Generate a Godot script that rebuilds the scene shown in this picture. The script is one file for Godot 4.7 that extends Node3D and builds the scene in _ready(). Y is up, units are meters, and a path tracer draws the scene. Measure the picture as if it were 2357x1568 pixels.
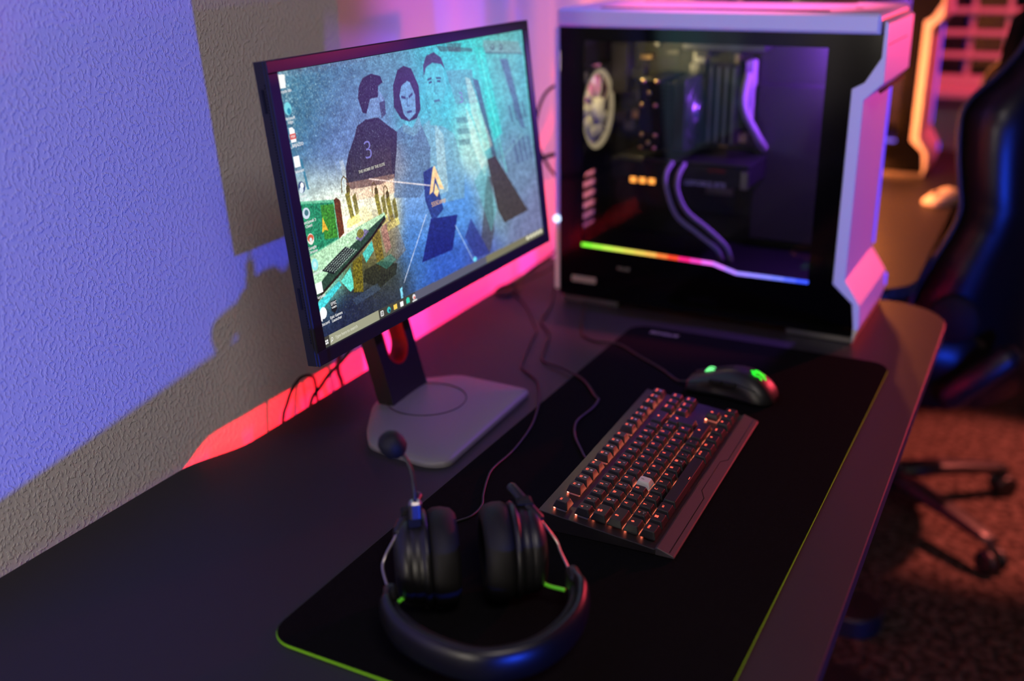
extends Node3D
# A gaming desk at night: the wall behind runs along x, the user sits on the +z side, the desk top is 0.74 m above the carpet.

const DESK_Y := 0.74
const UNIT := 0.01905          # pitch of the keys of a keyboard
var mats := {}
var taken := {}


class Solid:
	# collects triangles; each closed shape that is added is turned so that its front faces run clockwise
	var st := SurfaceTool.new()
	var count := 0

	func _init():
		st.begin(Mesh.PRIMITIVE_TRIANGLES)

	func add(a: PackedVector3Array, smooth := false, t := Transform3D.IDENTITY) -> Solid:
		var vol := 0.0
		for i in range(0, a.size(), 3):
			vol += (a[i] - a[0]).dot((a[i + 1] - a[0]).cross(a[i + 2] - a[0]))
		if t.basis.determinant() < 0.0:
			vol = -vol
		count += 1
		st.set_smooth_group(count if smooth else -1)
		for i in range(0, a.size(), 3):
			st.add_vertex(t * a[i])
			st.add_vertex(t * a[i + (2 if vol > 0.0 else 1)])
			st.add_vertex(t * a[i + (1 if vol > 0.0 else 2)])
		return self

	func mesh() -> ArrayMesh:
		st.generate_normals()
		st.index()
		return st.commit()

	static func quad(out: PackedVector3Array, a: Vector3, b: Vector3, c: Vector3, d: Vector3) -> void:
		out.append(a); out.append(b); out.append(c)
		out.append(a); out.append(c); out.append(d)

	static func area(p: PackedVector2Array) -> float:
		var s := 0.0
		for i in p.size():
			s += p[i].cross(p[(i + 1) % p.size()])
		return s * 0.5

	static func inset(p: PackedVector2Array, by: float) -> PackedVector2Array:
		var out := PackedVector2Array()
		var n := p.size()
		var s := signf(Solid.area(p))
		for i in n:
			var e0 := (p[i] - p[(i + n - 1) % n]).normalized()
			var e1 := (p[(i + 1) % n] - p[i]).normalized()
			var n0 := Vector2(-e0.y, e0.x) * s
			var n1 := Vector2(-e1.y, e1.x) * s
			var m := (n0 + n1)
			m = m / maxf(m.dot(n0), 0.35) if m.length() > 0.001 else n0
			out.append(p[i] + m * by)
		return out

	# outline in (x, z) pushed along y, with chamfered rims
	func prism(p: PackedVector2Array, y0: float, y1: float, bevel := 0.0, t := Transform3D.IDENTITY, smooth := false) -> Solid:
		var rings: Array = []
		if bevel > 0.0:
			var q := Solid.inset(p, bevel)
			rings = [[q, y0], [p, y0 + bevel], [p, y1 - bevel], [q, y1]]
		else:
			rings = [[p, y0], [p, y1]]
		var a := PackedVector3Array()
		var n := p.size()
		var ccw := Solid.area(p) > 0.0
		for k in rings.size() - 1:
			var lo: PackedVector2Array = rings[k][0]
			var hi: PackedVector2Array = rings[k + 1][0]
			for i in n:
				var j := (i + 1) % n
				var v0 := Vector3(lo[i].x, rings[k][1], lo[i].y)
				var v1 := Vector3(lo[j].x, rings[k][1], lo[j].y)
				var v2 := Vector3(hi[j].x, rings[k + 1][1], hi[j].y)
				var v3 := Vector3(hi[i].x, rings[k + 1][1], hi[i].y)
				if ccw:
					Solid.quad(a, v0, v3, v2, v1)
				else:
					Solid.quad(a, v0, v1, v2, v3)
		for side in 2:
			var r: PackedVector2Array = rings[0][0] if side == 0 else rings[-1][0]
			var y: float = rings[0][1] if side == 0 else rings[-1][1]
			var idx := Geometry2D.triangulate_polygon(r)
			for i in range(0, idx.size(), 3):
				var q0 := r[idx[i]]
				var q1 := r[idx[i + 1]]
				var q2 := r[idx[i + 2]]
				var up := (q1 - q0).cross(q2 - q0) < 0.0   # seen from +y this turn means a normal along +y
				if up == (side == 1):
					a.append(Vector3(q0.x, y, q0.y)); a.append(Vector3(q1.x, y, q1.y)); a.append(Vector3(q2.x, y, q2.y))
				else:
					a.append(Vector3(q0.x, y, q0.y)); a.append(Vector3(q2.x, y, q2.y)); a.append(Vector3(q1.x, y, q1.y))
		return add(a, smooth, t)

	func box(c: Vector3, size: Vector3, bevel := 0.0, turn := Basis.IDENTITY) -> Solid:
		var h := size * 0.5
		return prism(PackedVector2Array([Vector2(-h.x, -h.z), Vector2(h.x, -h.z), Vector2(h.x, h.z), Vector2(-h.x, h.z)]), -h.y, h.y, bevel, Transform3D(turn, c))

	func rbox(c: Vector3, size: Vector3, r: float, bevel := 0.0, turn := Basis.IDENTITY, seg := 5) -> Solid:
		return prism(Solid.rrect(size.x, size.z, r, seg), -size.y * 0.5, size.y * 0.5, bevel, Transform3D(turn, c))

	static func rrect(w: float, d: float, r: float, seg := 5) -> PackedVector2Array:
		var p := PackedVector2Array()
		for k in 4:
			var c := Vector2((w * 0.5 - r) * (1 if k in [0, 3] else -1), (d * 0.5 - r) * (1 if k < 2 else -1))
			for i in seg + 1:
				p.append(c + Vector2.from_angle((k + float(i) / seg) * PI * 0.5) * r)
		return p

	# rings of equal length joined to a skin
	func loft(rings: Array, cap := true, smooth := true, round_ring := true, t := Transform3D.IDENTITY) -> Solid:
		var a := PackedVector3Array()
		var n: int = rings[0].size()
		for k in rings.size() - 1:
			for i in (n if round_ring else n - 1):
				var j := (i + 1) % n
				Solid.quad(a, rings[k][i], rings[k][j], rings[k + 1][j], rings[k + 1][i])
		if cap:
			for side in 2:
				var r: PackedVector3Array = rings[0] if side == 0 else rings[-1]
				var c := Vector3.ZERO
				for v in r:
					c += v / n
				for i in n:
					var j := (i + 1) % n
					a.append(c); a.append(r[j] if side == 0 else r[i]); a.append(r[i] if side == 0 else r[j])
		return add(a, smooth, t)

	# profile of (radius, height) turned round y
	func lathe(profile: Array, seg := 32, t := Transform3D.IDENTITY, smooth := true, cap := true) -> Solid:
		var rings := []
		for q in profile:
			var r := PackedVector3Array()
			for i in seg:
				var ang := TAU * i / seg
				r.append(Vector3(cos(ang) * q.x, q.y, sin(ang) * q.x))
			rings.append(r)
		return loft(rings, cap, smooth, true, t)

	static func spline(p: Array, per := 8, closed := false) -> PackedVector3Array:
		var out := PackedVector3Array()
		var n := p.size()
		for i in (n if closed else n - 1):
			var a: Vector3 = p[(i + n - 1) % n] if closed or i > 0 else p[0] * 2.0 - p[1]
			var b: Vector3 = p[i]
			var c: Vector3 = p[(i + 1) % n]
			var d: Vector3 = p[(i + 2) % n] if closed or i < n - 2 else p[n - 1] * 2.0 - p[n - 2]
			for k in per:
				out.append(b.cubic_interpolate(c, a, d, float(k) / per))
		if not closed:
			out.append(p[n - 1])
		return out

	# a round bar along points; radius is a number or one number per point; flat squeezes it along its second axis
	func tube(pts: PackedVector3Array, radius, seg := 10, closed := false, up := Vector3.UP, flat := 1.0) -> Solid:
		var rings := []
		var n := pts.size()
		var side := Vector3.ZERO
		for i in n:
			var d: Vector3
			if closed:
				d = (pts[(i + 1) % n] - pts[(i + n - 1) % n]).normalized()
			else:
				d = (pts[mini(i + 1, n - 1)] - pts[maxi(i - 1, 0)]).normalized()
			if i == 0:
				side = d.cross(up if absf(d.dot(up)) < 0.95 else Vector3.RIGHT).normalized()
			else:
				side = (side - d * side.dot(d)).normalized()
			var nor := side.cross(d).normalized()
			var r: float = radius if radius is float else radius[i]
			var ring := PackedVector3Array()
			for k in seg:
				var ang := TAU * k / seg
				ring.append(pts[i] + (side * cos(ang) + nor * sin(ang) * flat) * r)
			rings.append(ring)
		if closed:
			rings.append(rings[0])
		return loft(rings, not closed, true, true)


func numbered(called: String) -> String:
	if not taken.has(called):
		taken[called] = 0
		return called
	taken[called] += 1
	return "%s_%03d" % [called, taken[called]]


func tag(o: Node, label: String, category: String, group := "") -> Node:
	o.set_meta("label", label)
	o.set_meta("category", category)
	if group:
		o.set_meta("group", group)
	return o


func thing(called: String, label: String, category: String, at := Vector3.ZERO, turn := 0.0, group := "") -> Node3D:
	var o := Node3D.new()
	o.name = numbered(called)
	o.position = at
	o.rotation.y = turn
	tag(o, label, category, group)
	add_child(o)
	return o


func part(called: String, s, m: Material, parent: Node = self) -> MeshInstance3D:
	var o := MeshInstance3D.new()
	o.name = numbered(called) if parent == self else called
	o.mesh = s.mesh() if s is Solid else s
	o.material_override = m
	parent.add_child(o, true)
	return o


func structure(called: String, s, m: Material, parent: Node = self) -> MeshInstance3D:
	var o := part(called, s, m, parent)
	o.set_meta("kind", "structure")
	return o


func mat(called: String, c: Color, rough := 0.6, metal := 0.0, spec := 0.5) -> StandardMaterial3D:
	var m := StandardMaterial3D.new()
	m.resource_name = called
	m.albedo_color = c
	m.roughness = rough
	m.metallic = metal
	m.metallic_specular = spec
	mats[called] = m
	return m


func glow(called: String, c: Color, energy: float) -> StandardMaterial3D:
	var m := mat(called, Color(0.05, 0.05, 0.05), 0.5)
	m.emission_enabled = true
	m.emission = c
	m.emission_energy_multiplier = energy
	return m


func noise(kind: int, freq: float, octaves: int, rng: int, size := 512) -> NoiseTexture2D:
	var f := FastNoiseLite.new()
	f.noise_type = kind
	f.frequency = freq
	f.fractal_octaves = octaves
	f.seed = rng
	var t := NoiseTexture2D.new()
	t.width = size
	t.height = size
	t.seamless = true
	t.noise = f
	return t


func ramp(stops: Array) -> Gradient:
	var g := Gradient.new()
	var o := PackedFloat32Array()
	var c := PackedColorArray()
	for s in stops:
		o.append(s[0])
		c.append(s[1])
	g.offsets = o
	g.colors = c
	return g


func text_mesh(words: String, height: float, depth := 0.0004, font := "Droid Sans") -> TextMesh:
	var f := SystemFont.new()
	f.font_names = PackedStringArray([font])
	var t := TextMesh.new()
	t.text = words
	t.font = f
	t.font_size = 48
	t.pixel_size = 0.001              # capitals of a 48 px font stand about 34 px tall; the node is scaled to the wanted height
	t.depth = depth * 0.034 / height
	t.curve_step = 3.0
	return t


func words(called: String, letters: String, height: float, m: Material, parent: Node, t: Transform3D, depth := 0.0002) -> MeshInstance3D:
	var o := part(called, text_mesh(letters, height, depth), m, parent)
	o.transform = t * Transform3D(Basis.from_scale(Vector3.ONE * height / 0.034), Vector3.ZERO)
	return o


func v2(a: Array) -> PackedVector2Array:
	var p := PackedVector2Array()
	for i in range(0, a.size(), 2):
		p.append(Vector2(a[i], a[i + 1]))
	return p


func omni(called: String, at: Vector3, c: Color, energy: float, size := 0.02, parent: Node = self) -> OmniLight3D:
	var l := OmniLight3D.new()
	l.name = called
	l.position = at
	l.light_color = c
	l.light_energy = energy
	l.light_size = size
	l.omni_range = 12.0
	l.omni_attenuation = 2.0
	l.shadow_enabled = true
	parent.add_child(l, true)
	return l


func _ready():
	# camera
	var cam := Camera3D.new()
	cam.name = "camera"
	cam.transform = Transform3D(Basis(Vector3(0.4552330854, -0.0162460048, 0.8902240759), Vector3(0.3268529954, 0.9330770397, -0.1501144792), Vector3(-0.8282088851, 0.3593094833, 0.4300775952)).orthonormalized(), Vector3(-1.1036832, 1.3631422, 0.4303101))
	cam.fov = 35.8924
	cam.near = 0.05
	cam.far = 60.0
	add_child(cam)
	# environment: night outside, linear picture
	var env := Environment.new()
	env.background_mode = Environment.BG_COLOR
	env.background_color = Color(0.012, 0.012, 0.02)
	env.tonemap_mode = Environment.TONE_MAPPER_LINEAR
	env.tonemap_exposure = 1.0
	env.sdfgi_enabled = true
	env.ssao_enabled = true
	env.ssil_enabled = true
	var world := WorldEnvironment.new()
	world.name = "world"
	world.environment = env
	var lens := CameraAttributesPhysical.new()
	lens.frustum_focal_length = 36.97
	lens.frustum_focus_distance = 1.2
	lens.exposure_aperture = 1.9
	world.camera_attributes = lens
	add_child(world)
	make_materials()
	# lamps out of the frame: a blue spot near the carpet behind the photographer, added fill panel and spots under the ceiling
	stand_spot(0.16, "blue spotlight on the carpet behind the photographer", Vector3(-2.45, 0.0, 3.0), Vector3(-0.05, 1.15, -0.5), Color(0.12, 0.28, 1.0), 13.5, 26.0)
	ceiling_fill("added unseen white fill panel above the left end of the desk", Vector3(-1.3, 2.5, 0.9), 0.6, Color(1.0, 0.94, 0.91), 1.6)  # added neutral fill, soft from above
	added_spot("added unseen pink spotlight for the top of the first computer tower", Vector3(0.80, 2.5, 0.12), Vector3(0.72, 1.25, -0.05), Color(1.0, 0.34, 0.50), 3.4, 13.0)  # added lamp, reddens the top of the case
	added_spot("added unseen blue spotlight to tint the curtain", Vector3(0.55, 2.5, 0.75), Vector3(0.90, 1.10, -0.55), Color(0.22, 0.36, 1.0), 2.5, 19.0)  # extra lamp put in to bring blue onto the curtain
	added_spot("added unseen red spotlight for the lit patch of carpet by the gaming chair", Vector3(1.95, 2.5, 1.25), Vector3(1.60, 0.0, 0.42), Color(1.0, 0.46, 0.40), 24.0, 12.0)  # added lamp; the cone edge draws the border of the red patch
	added_spot("added unseen red spotlight to light the wall of the small-paned window", Vector3(1.55, 2.5, 0.9), Vector3(2.5, 0.95, 0.15), Color(1.0, 0.24, 0.34), 4.0, 22.0)  # added because no other lamp reaches the window wall
	stand_spot(0.105, "red spotlight on the carpet under the desk, aimed at the wall", Vector3(0.20, 0.0, 0.15), Vector3(0.12, 0.78, -0.5), Color(1.0, 0.08, 0.14), 4.4, 62.0)
	stand_spot(1.28, "red spotlight on a tall stand right of the gaming chair", Vector3(2.3, 0.0, 1.05), Vector3(0.60, 1.02, 0.05), Color(1.0, 0.26, 0.34), 3.6, 20.0)
	build_room()
	build_desks()
	build_mouse_pad()
	build_monitor()
	build_cases()
	build_keyboard()
	build_mouse()
	build_headset()
	build_cables()
	build_chair()
	build_far_things()


func make_materials() -> void:
	# white woodchip wallpaper: chips of one to eight millimetres under paint
	var m := mat("wallpaper", Color(0.86, 0.85, 0.86), 0.75, 0.0, 0.35)
	var chips := noise(FastNoiseLite.TYPE_SIMPLEX_SMOOTH, 0.042, 3, 11, 1024)
	chips.color_ramp = ramp([[0.0, Color(0.12, 0.12, 0.12)], [0.48, Color(0.20, 0.20, 0.20)], [0.57, Color(0.36, 0.36, 0.36)], [0.66, Color(0.80, 0.80, 0.80)], [1.0, Color.WHITE]])
	m.heightmap_enabled = true
	m.heightmap_texture = chips
	m.heightmap_scale = 0.095
	m.uv1_triplanar = true
	m.uv1_world_triplanar = true
	m.uv1_scale = Vector3(3.5, 2.7, 3.5)
	mat("plain_wall", Color(0.82, 0.81, 0.82), 0.8, 0.0, 0.3)
	mat("dark_paint", Color(0.40, 0.39, 0.40), 0.9, 0.0, 0.2)
	mat("ceiling_paint", Color(0.52, 0.51, 0.52), 0.9, 0.0, 0.2)
	m = mat("curtain_cloth", Color(0.84, 0.82, 0.84), 0.9, 0.0, 0.2)
	m.backlight_enabled = true
	m.backlight = Color(0.25, 0.25, 0.25)
	m = mat("carpet", Color(0.38, 0.345, 0.33), 1.0, 0.0, 0.1)
	var pile := noise(FastNoiseLite.TYPE_SIMPLEX, 0.03, 4, 5, 512)
	pile.color_ramp = ramp([[0.0, Color(0.35, 0.33, 0.33)], [0.45, Color(0.6, 0.58, 0.56)], [1.0, Color(1.0, 0.97, 0.93)]])
	m.albedo_texture = pile
	m.heightmap_enabled = true
	m.heightmap_texture = pile
	m.heightmap_scale = 0.8
	m.uv1_triplanar = true
	m.uv1_world_triplanar = true
	m.uv1_scale = Vector3(2.2, 2.2, 2.2)
	# dark laminate with a fine pearl
	m = mat("laminate", Color(0.17, 0.165, 0.18), 0.5, 0.0, 0.38)
	var pearl := noise(FastNoiseLite.TYPE_SIMPLEX, 0.25, 2, 3, 512)
	pearl.color_ramp = ramp([[0.0, Color(0.9, 0.9, 0.9)], [1.0, Color(1.0, 1.0, 1.0)]])
	m.albedo_texture = pearl
	m.heightmap_enabled = true
	m.heightmap_texture = pearl
	m.heightmap_scale = 0.01
	m.uv1_triplanar = true
	m.uv1_world_triplanar = true
	m.uv1_scale = Vector3(4, 4, 4)
	mat("edge_band", Color(0.30, 0.29, 0.33), 0.3, 0.0, 0.6)
	mat("dark_steel", Color(0.10, 0.10, 0.11), 0.45, 0.3)
	m = mat("mat_cloth", Color(0.075, 0.072, 0.08), 1.0, 0.0, 0.1)
	var weave := noise(FastNoiseLite.TYPE_VALUE, 0.4, 1, 9, 256)
	weave.color_ramp = ramp([[0.0, Color(0.8, 0.8, 0.8)], [1.0, Color.WHITE]])
	m.albedo_texture = weave
	m.uv1_triplanar = true
	m.uv1_world_triplanar = true
	m.uv1_scale = Vector3(8, 8, 8)
	mat("green_thread", Color(0.55, 0.88, 0.05), 0.8)
	mat("grey_print", Color(0.62, 0.62, 0.60), 0.8)
	mat("black_plastic", Color(0.085, 0.085, 0.092), 0.42)
	mat("matt_black", Color(0.06, 0.06, 0.065), 0.7, 0.0, 0.35)
	mat("bezel_plastic", Color(0.075, 0.07, 0.085), 0.5, 0.0, 0.45)
	mat("stand_grey", Color(0.46, 0.45, 0.48), 0.5, 0.0, 0.5)
	mat("red_plastic", Color(0.75, 0.03, 0.04), 0.4)
	mat("rubber", Color(0.05, 0.05, 0.05), 0.8, 0.0, 0.3)
	mat("cable_black", Color(0.055, 0.055, 0.06), 0.55)
	mat("keycap", Color(0.10, 0.10, 0.105), 0.42, 0.0, 0.5)
	mat("white_keycap", Color(0.80, 0.79, 0.76), 0.5)
	mat("black_print", Color(0.03, 0.03, 0.03), 0.7)
	mat("white_print", Color(0.85, 0.85, 0.88), 0.6)
	mat("key_plate", Color(0.16, 0.15, 0.16), 0.38, 0.2)
	mat("palm_lip", Color(0.25, 0.23, 0.25), 0.5, 0.1)
	glow("legend_glow", Color(1.0, 0.36, 0.27), 2.0)
	mat("switch_housing", Color(0.80, 0.78, 0.76), 0.35)
	glow("led_glow", Color(1.0, 0.47, 0.35), 18.0)
	glow("green_glow", Color(0.10, 1.0, 0.18), 1.3)
	glow("green_hot", Color(0.45, 1.0, 0.55), 1.6)
	mat("green_rubber", Color(0.45, 0.98, 0.20), 0.5)
	mat("cushion", Color(0.07, 0.068, 0.07), 0.65, 0.0, 0.4)
	mat("steel_rod", Color(0.72, 0.70, 0.68), 0.3, 1.0)
	mat("white_metal", Color(0.84, 0.83, 0.85), 0.38, 0.0, 0.5)
	mat("aluminium", Color(0.62, 0.60, 0.60), 0.32, 1.0)
	mat("case_black", Color(0.035, 0.035, 0.04), 0.5, 0.0, 0.4)
	mat("border_black", Color(0.012, 0.012, 0.014), 0.12, 0.0, 0.4)
	m = mat("tinted_glass", Color(0.01, 0.01, 0.012, 0.25), 0.03, 0.0, 0.27)
	m.transparency = BaseMaterial3D.TRANSPARENCY_ALPHA
	mat("board", Color(0.08, 0.09, 0.09), 0.55, 0.1)
	mat("heatsink", Color(0.45, 0.45, 0.47), 0.35, 1.0)
	mat("gold_screw", Color(0.80, 0.66, 0.50), 0.3, 1.0)
	mat("fan_white", Color(0.82, 0.81, 0.78), 0.5)
	mat("fan_frame", Color(0.07, 0.07, 0.08), 0.5)
	mat("card_grey", Color(0.14, 0.13, 0.15), 0.42, 0.3)
	mat("sleeve", Color(0.55, 0.52, 0.56), 0.7)
	mat("sticker", Color(0.55, 0.55, 0.52), 0.6)
	mat("leather", Color(0.055, 0.052, 0.06), 0.36, 0.0, 0.5)
	mat("piping", Color(0.16, 0.15, 0.18), 0.5)
	mat("red_thread", Color(0.45, 0.10, 0.08), 0.7)
	mat("window_paint", Color(0.80, 0.78, 0.78), 0.5)
	mat("paper", Color(0.85, 0.84, 0.84), 0.6)
	m = mat("pane_glass", Color(0.02, 0.02, 0.02, 0.06), 0.02)
	m.transparency = BaseMaterial3D.TRANSPARENCY_ALPHA


func stand_spot(high: float, label: String, at: Vector3, towards: Vector3, c: Color, energy: float, cone: float) -> void:
	var root := thing("stage_light", label, "spotlight", at, 0.0)
	var head := at + Vector3(0, high, 0)
	var d := (towards - head).normalized()
	var b := Basis.looking_at(d)
	var feet := Solid.new()
	feet.rbox(Vector3(0, 0.006, 0), Vector3(0.26, 0.012, 0.26), 0.03, 0.003)
	feet.rbox(Vector3(0, (high - 0.06) * 0.5, 0), Vector3(0.025, high - 0.08, 0.025), 0.008)
	part("bracket", feet, mats.dark_steel, root)
	var can := Solid.new()
	var prof := [Vector2(0.02, 0.12), Vector2(0.05, 0.115), Vector2(0.06, 0.09), Vector2(0.062, 0.0), Vector2(0.066, -0.02), Vector2(0.058, -0.022), Vector2(0.052, 0.0)]
	can.lathe(prof, 28, Transform3D(b * Basis(Vector3.RIGHT, PI * 0.5), Vector3(0, high, 0)), false)
	part("housing", can, mats.dark_steel, root)
	var g := glow("spot_glow_%d" % get_child_count(), c, 3.0)
	var face := Solid.new()
	face.lathe([Vector2(0.001, 0.0), Vector2(0.05, 0.0), Vector2(0.05, -0.004), Vector2(0.001, -0.004)], 24, Transform3D(b * Basis(Vector3.RIGHT, PI * 0.5), Vector3(0, high, 0)), false)
	part("lamp_face", face, g, root)
	var l := SpotLight3D.new()
	l.name = "spot_lamp"
	l.light_color = c
	l.light_energy = energy
	l.light_size = 0.035
	l.spot_angle = cone
	l.spot_angle_attenuation = 0.4
	l.spot_range = 14.0
	l.spot_attenuation = 2.0
	l.shadow_enabled = true
	l.transform = Transform3D(b, Vector3(0, high, 0) + d * 0.03)
	root.add_child(l)


func added_spot(label: String, at: Vector3, towards: Vector3, c: Color, energy: float, cone: float) -> void:  # unseen spots put in to colour single surfaces
	var root := thing("added_ceiling_spotlight", label, "spotlight", at)
	var head := Vector3(0, -0.14, 0)
	var d := (towards - at - head).normalized()
	var b := Basis.looking_at(d)
	part("mount", Solid.new().lathe([Vector2(0.04, 0.0), Vector2(0.04, -0.015), Vector2(0.008, -0.02), Vector2(0.008, -0.10), Vector2(0.001, -0.10)], 20, Transform3D.IDENTITY, false), mats.dark_steel, root)
	part("housing", Solid.new().lathe([Vector2(0.02, 0.07), Vector2(0.04, 0.06), Vector2(0.045, 0.0), Vector2(0.045, -0.03), Vector2(0.040, -0.03), Vector2(0.038, 0.0)], 24, Transform3D(b * Basis(Vector3.RIGHT, PI * 0.5), head), false), mats.dark_steel, root)
	part("lamp_face", Solid.new().lathe([Vector2(0.001, 0.0), Vector2(0.037, 0.0), Vector2(0.037, -0.003), Vector2(0.001, -0.003)], 20, Transform3D(b * Basis(Vector3.RIGHT, PI * 0.5), head), false), glow("added_spot_glow", c, 3.0), root)
	var l := SpotLight3D.new()
	l.name = "spot_lamp"
	l.light_color = c
	l.light_energy = energy
	l.light_size = 0.035
	l.spot_angle = cone
	l.spot_angle_attenuation = 0.5
	l.spot_range = 10.0
	l.spot_attenuation = 2.0
	l.shadow_enabled = true
	l.transform = Transform3D(b, head + d * 0.04)
	root.add_child(l)


func ceiling_fill(label: String, at: Vector3, size: float, c: Color, energy: float) -> void:  # unseen soft fill hung from the ceiling
	var root := thing("added_fill_lamp", label, "lamp", at)
	part("frame", Solid.new().rbox(Vector3(0, -0.02, 0), Vector3(size + 0.05, 0.04, size + 0.05), 0.02, 0.004), mats.dark_steel, root)
	part("diffuser", Solid.new().rbox(Vector3(0, -0.042, 0), Vector3(size, 0.006, size), 0.01, 0.001), glow("fill_glow", c, 0.8), root)
	var l := AreaLight3D.new()
	l.name = "panel_fill_light"
	l.area_size = Vector2(size, size)
	l.light_color = c
	l.light_energy = energy
	l.area_range = 10.0
	l.shadow_enabled = true
	l.transform = Transform3D(Basis(Vector3.RIGHT, -PI * 0.5), Vector3(0, -0.05, 0))
	root.add_child(l)


func slab(a: Vector3, b: Vector3) -> Solid:
	return Solid.new().box((a + b) * 0.5, (b - a).abs())


func build_room() -> void:
	structure("floor", slab(Vector3(-4.2, -0.1, -0.9), Vector3(2.75, 0.0, 4.2)), mats.carpet)
	structure("ceiling", slab(Vector3(-4.2, 2.5, -0.9), Vector3(2.75, 2.6, 4.2)), mats.ceiling_paint)
	structure("wall_back", slab(Vector3(-4.1, 0.0, -0.85), Vector3(0.17, 2.5, -0.5)), mats.wallpaper)
	structure("wall_niche", slab(Vector3(0.17, 0.0, -0.85), Vector3(2.5, 2.5, -0.72)), mats.plain_wall)
	structure("wall_left", slab(Vector3(-4.2, 0.0, -0.85), Vector3(-4.05, 2.5, 4.1)), mats.dark_paint)
	structure("wall_front", slab(Vector3(-4.2, 0.0, 4.0), Vector3(2.75, 2.5, 4.15)), mats.dark_paint)
	# the wall at the far end holds a small-paned window
	var z0 := -0.05
	var z1 := 0.95
	var y0 := 0.905
	var y1 := 1.70
	var w := Solid.new()
	w.add(box_tris(Vector3(2.5, 0, -0.85), Vector3(2.7, y0, 4.1)))
	w.add(box_tris(Vector3(2.5, y1, -0.85), Vector3(2.7, 2.5, 4.1)))
	w.add(box_tris(Vector3(2.5, y0, -0.85), Vector3(2.7, y1, z0)))
	w.add(box_tris(Vector3(2.5, y0, z1), Vector3(2.7, y1, 4.1)))
	structure("wall_right", w, mats.plain_wall)
	var win := Node3D.new()
	win.name = "window_1"
	win.set_meta("kind", "structure")
	add_child(win)
	var fr := Solid.new()
	fr.box(Vector3(2.53, y0 + 0.014, (z0 + z1) * 0.5), Vector3(0.05, 0.028, z1 - z0), 0.003)
	fr.box(Vector3(2.53, y1 - 0.014, (z0 + z1) * 0.5), Vector3(0.05, 0.028, z1 - z0), 0.003)
	fr.box(Vector3(2.53, (y0 + y1) * 0.5, z0 + 0.014), Vector3(0.05, y1 - y0 - 0.056, 0.028), 0.003)
	fr.box(Vector3(2.53, (y0 + y1) * 0.5, z1 - 0.014), Vector3(0.05, y1 - y0 - 0.056, 0.028), 0.003)
	part("frame", fr, mats.window_paint, win)
	for k in 11:
		var y := 0.995 + 0.066 * k
		if y < y1 - 0.03:
			part("glazing_bar", Solid.new().box(Vector3(2.525, y, (z0 + z1) * 0.5), Vector3(0.03, 0.017, z1 - z0 - 0.056), 0.003), mats.window_paint, win)
	for k in 10:
		var z := 0.056 + 0.1 * k
		if z < z1 - 0.03:
			part("glazing_bar", Solid.new().box(Vector3(2.537, (y0 + y1) * 0.5, z), Vector3(0.02, y1 - y0 - 0.056, 0.014), 0.002), mats.window_paint, win)
	var pane := Solid.new().box(Vector3.ZERO, Vector3(0.003, 0.05, 0.086)).mesh()
	for k in 8:
		for j in 7:
			var p := part("pane", pane, mats.pane_glass, win)
			p.position = Vector3(2.548, 0.995 + 0.066 * k + (-0.033), 0.006 + 0.1 * j)
	structure("window_sill", Solid.new().box(Vector3(2.44, y0 - 0.012, 0.45), Vector3(0.14, 0.024, 1.2), 0.004), mats.window_paint)
	# net curtain hanging in the niche, in soft folds
	var rows := []
	for j in 2:
		var ring := PackedVector3Array()
		for i in 221:
			var x := 0.2 + 2.2 * i / 220.0
			var far := smoothstep(0.55, 0.95, x)
			var z := -0.60 + sin(x * 9.0) * 0.006 + far * (sin(x * 31.0 + 0.6) * 0.018 + sin(x * 53.0) * 0.008)
			ring.append(Vector3(x, 0.06 if j == 0 else 2.38, z))
		rows.append(ring)
	var cloth := Solid.new()
	var a := PackedVector3Array()
	for i in 220:
		Solid.quad(a, rows[0][i], rows[0][i + 1], rows[1][i + 1], rows[1][i])
	for i in 220:
		var back := Vector3(0, 0, -0.002)
		Solid.quad(a, rows[0][i] + back, rows[1][i] + back, rows[1][i + 1] + back, rows[0][i + 1] + back)
	cloth.add(a, true)
	var root := thing("curtain", "white net curtain hanging in soft folds behind the screen and the computer cases", "curtain", Vector3.ZERO)
	part("cloth", cloth, mats.curtain_cloth, root)
	var rail := Solid.new().tube(PackedVector3Array([Vector3(0.18, 2.4, -0.60), Vector3(2.49, 2.4, -0.60)]), 0.012)
	part("rail", rail, mats.window_paint, root)


func box_tris(a: Vector3, b: Vector3) -> PackedVector3Array:
	var out := PackedVector3Array()
	var p := func(x, y, z): return Vector3(b.x if x else a.x, b.y if y else a.y, b.z if z else a.z)
	Solid.quad(out, p.call(0, 0, 0), p.call(1, 0, 0), p.call(1, 0, 1), p.call(0, 0, 1))
	Solid.quad(out, p.call(0, 1, 0), p.call(0, 1, 1), p.call(1, 1, 1), p.call(1, 1, 0))
	Solid.quad(out, p.call(0, 0, 0), p.call(0, 1, 0), p.call(1, 1, 0), p.call(1, 0, 0))
	Solid.quad(out, p.call(0, 0, 1), p.call(1, 0, 1), p.call(1, 1, 1), p.call(0, 1, 1))
	Solid.quad(out, p.call(0, 0, 0), p.call(0, 0, 1), p.call(0, 1, 1), p.call(0, 1, 0))
	Solid.quad(out, p.call(1, 0, 0), p.call(1, 1, 0), p.call(1, 1, 1), p.call(1, 0, 1))
	return out


func corner(c: Vector2, r: float, from: float, to: float, seg := 8) -> PackedVector2Array:
	var p := PackedVector2Array()
	for i in seg + 1:
		p.append(c + Vector2.from_angle(deg_to_rad(lerpf(from, to, float(i) / seg))) * r)
	return p


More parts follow.
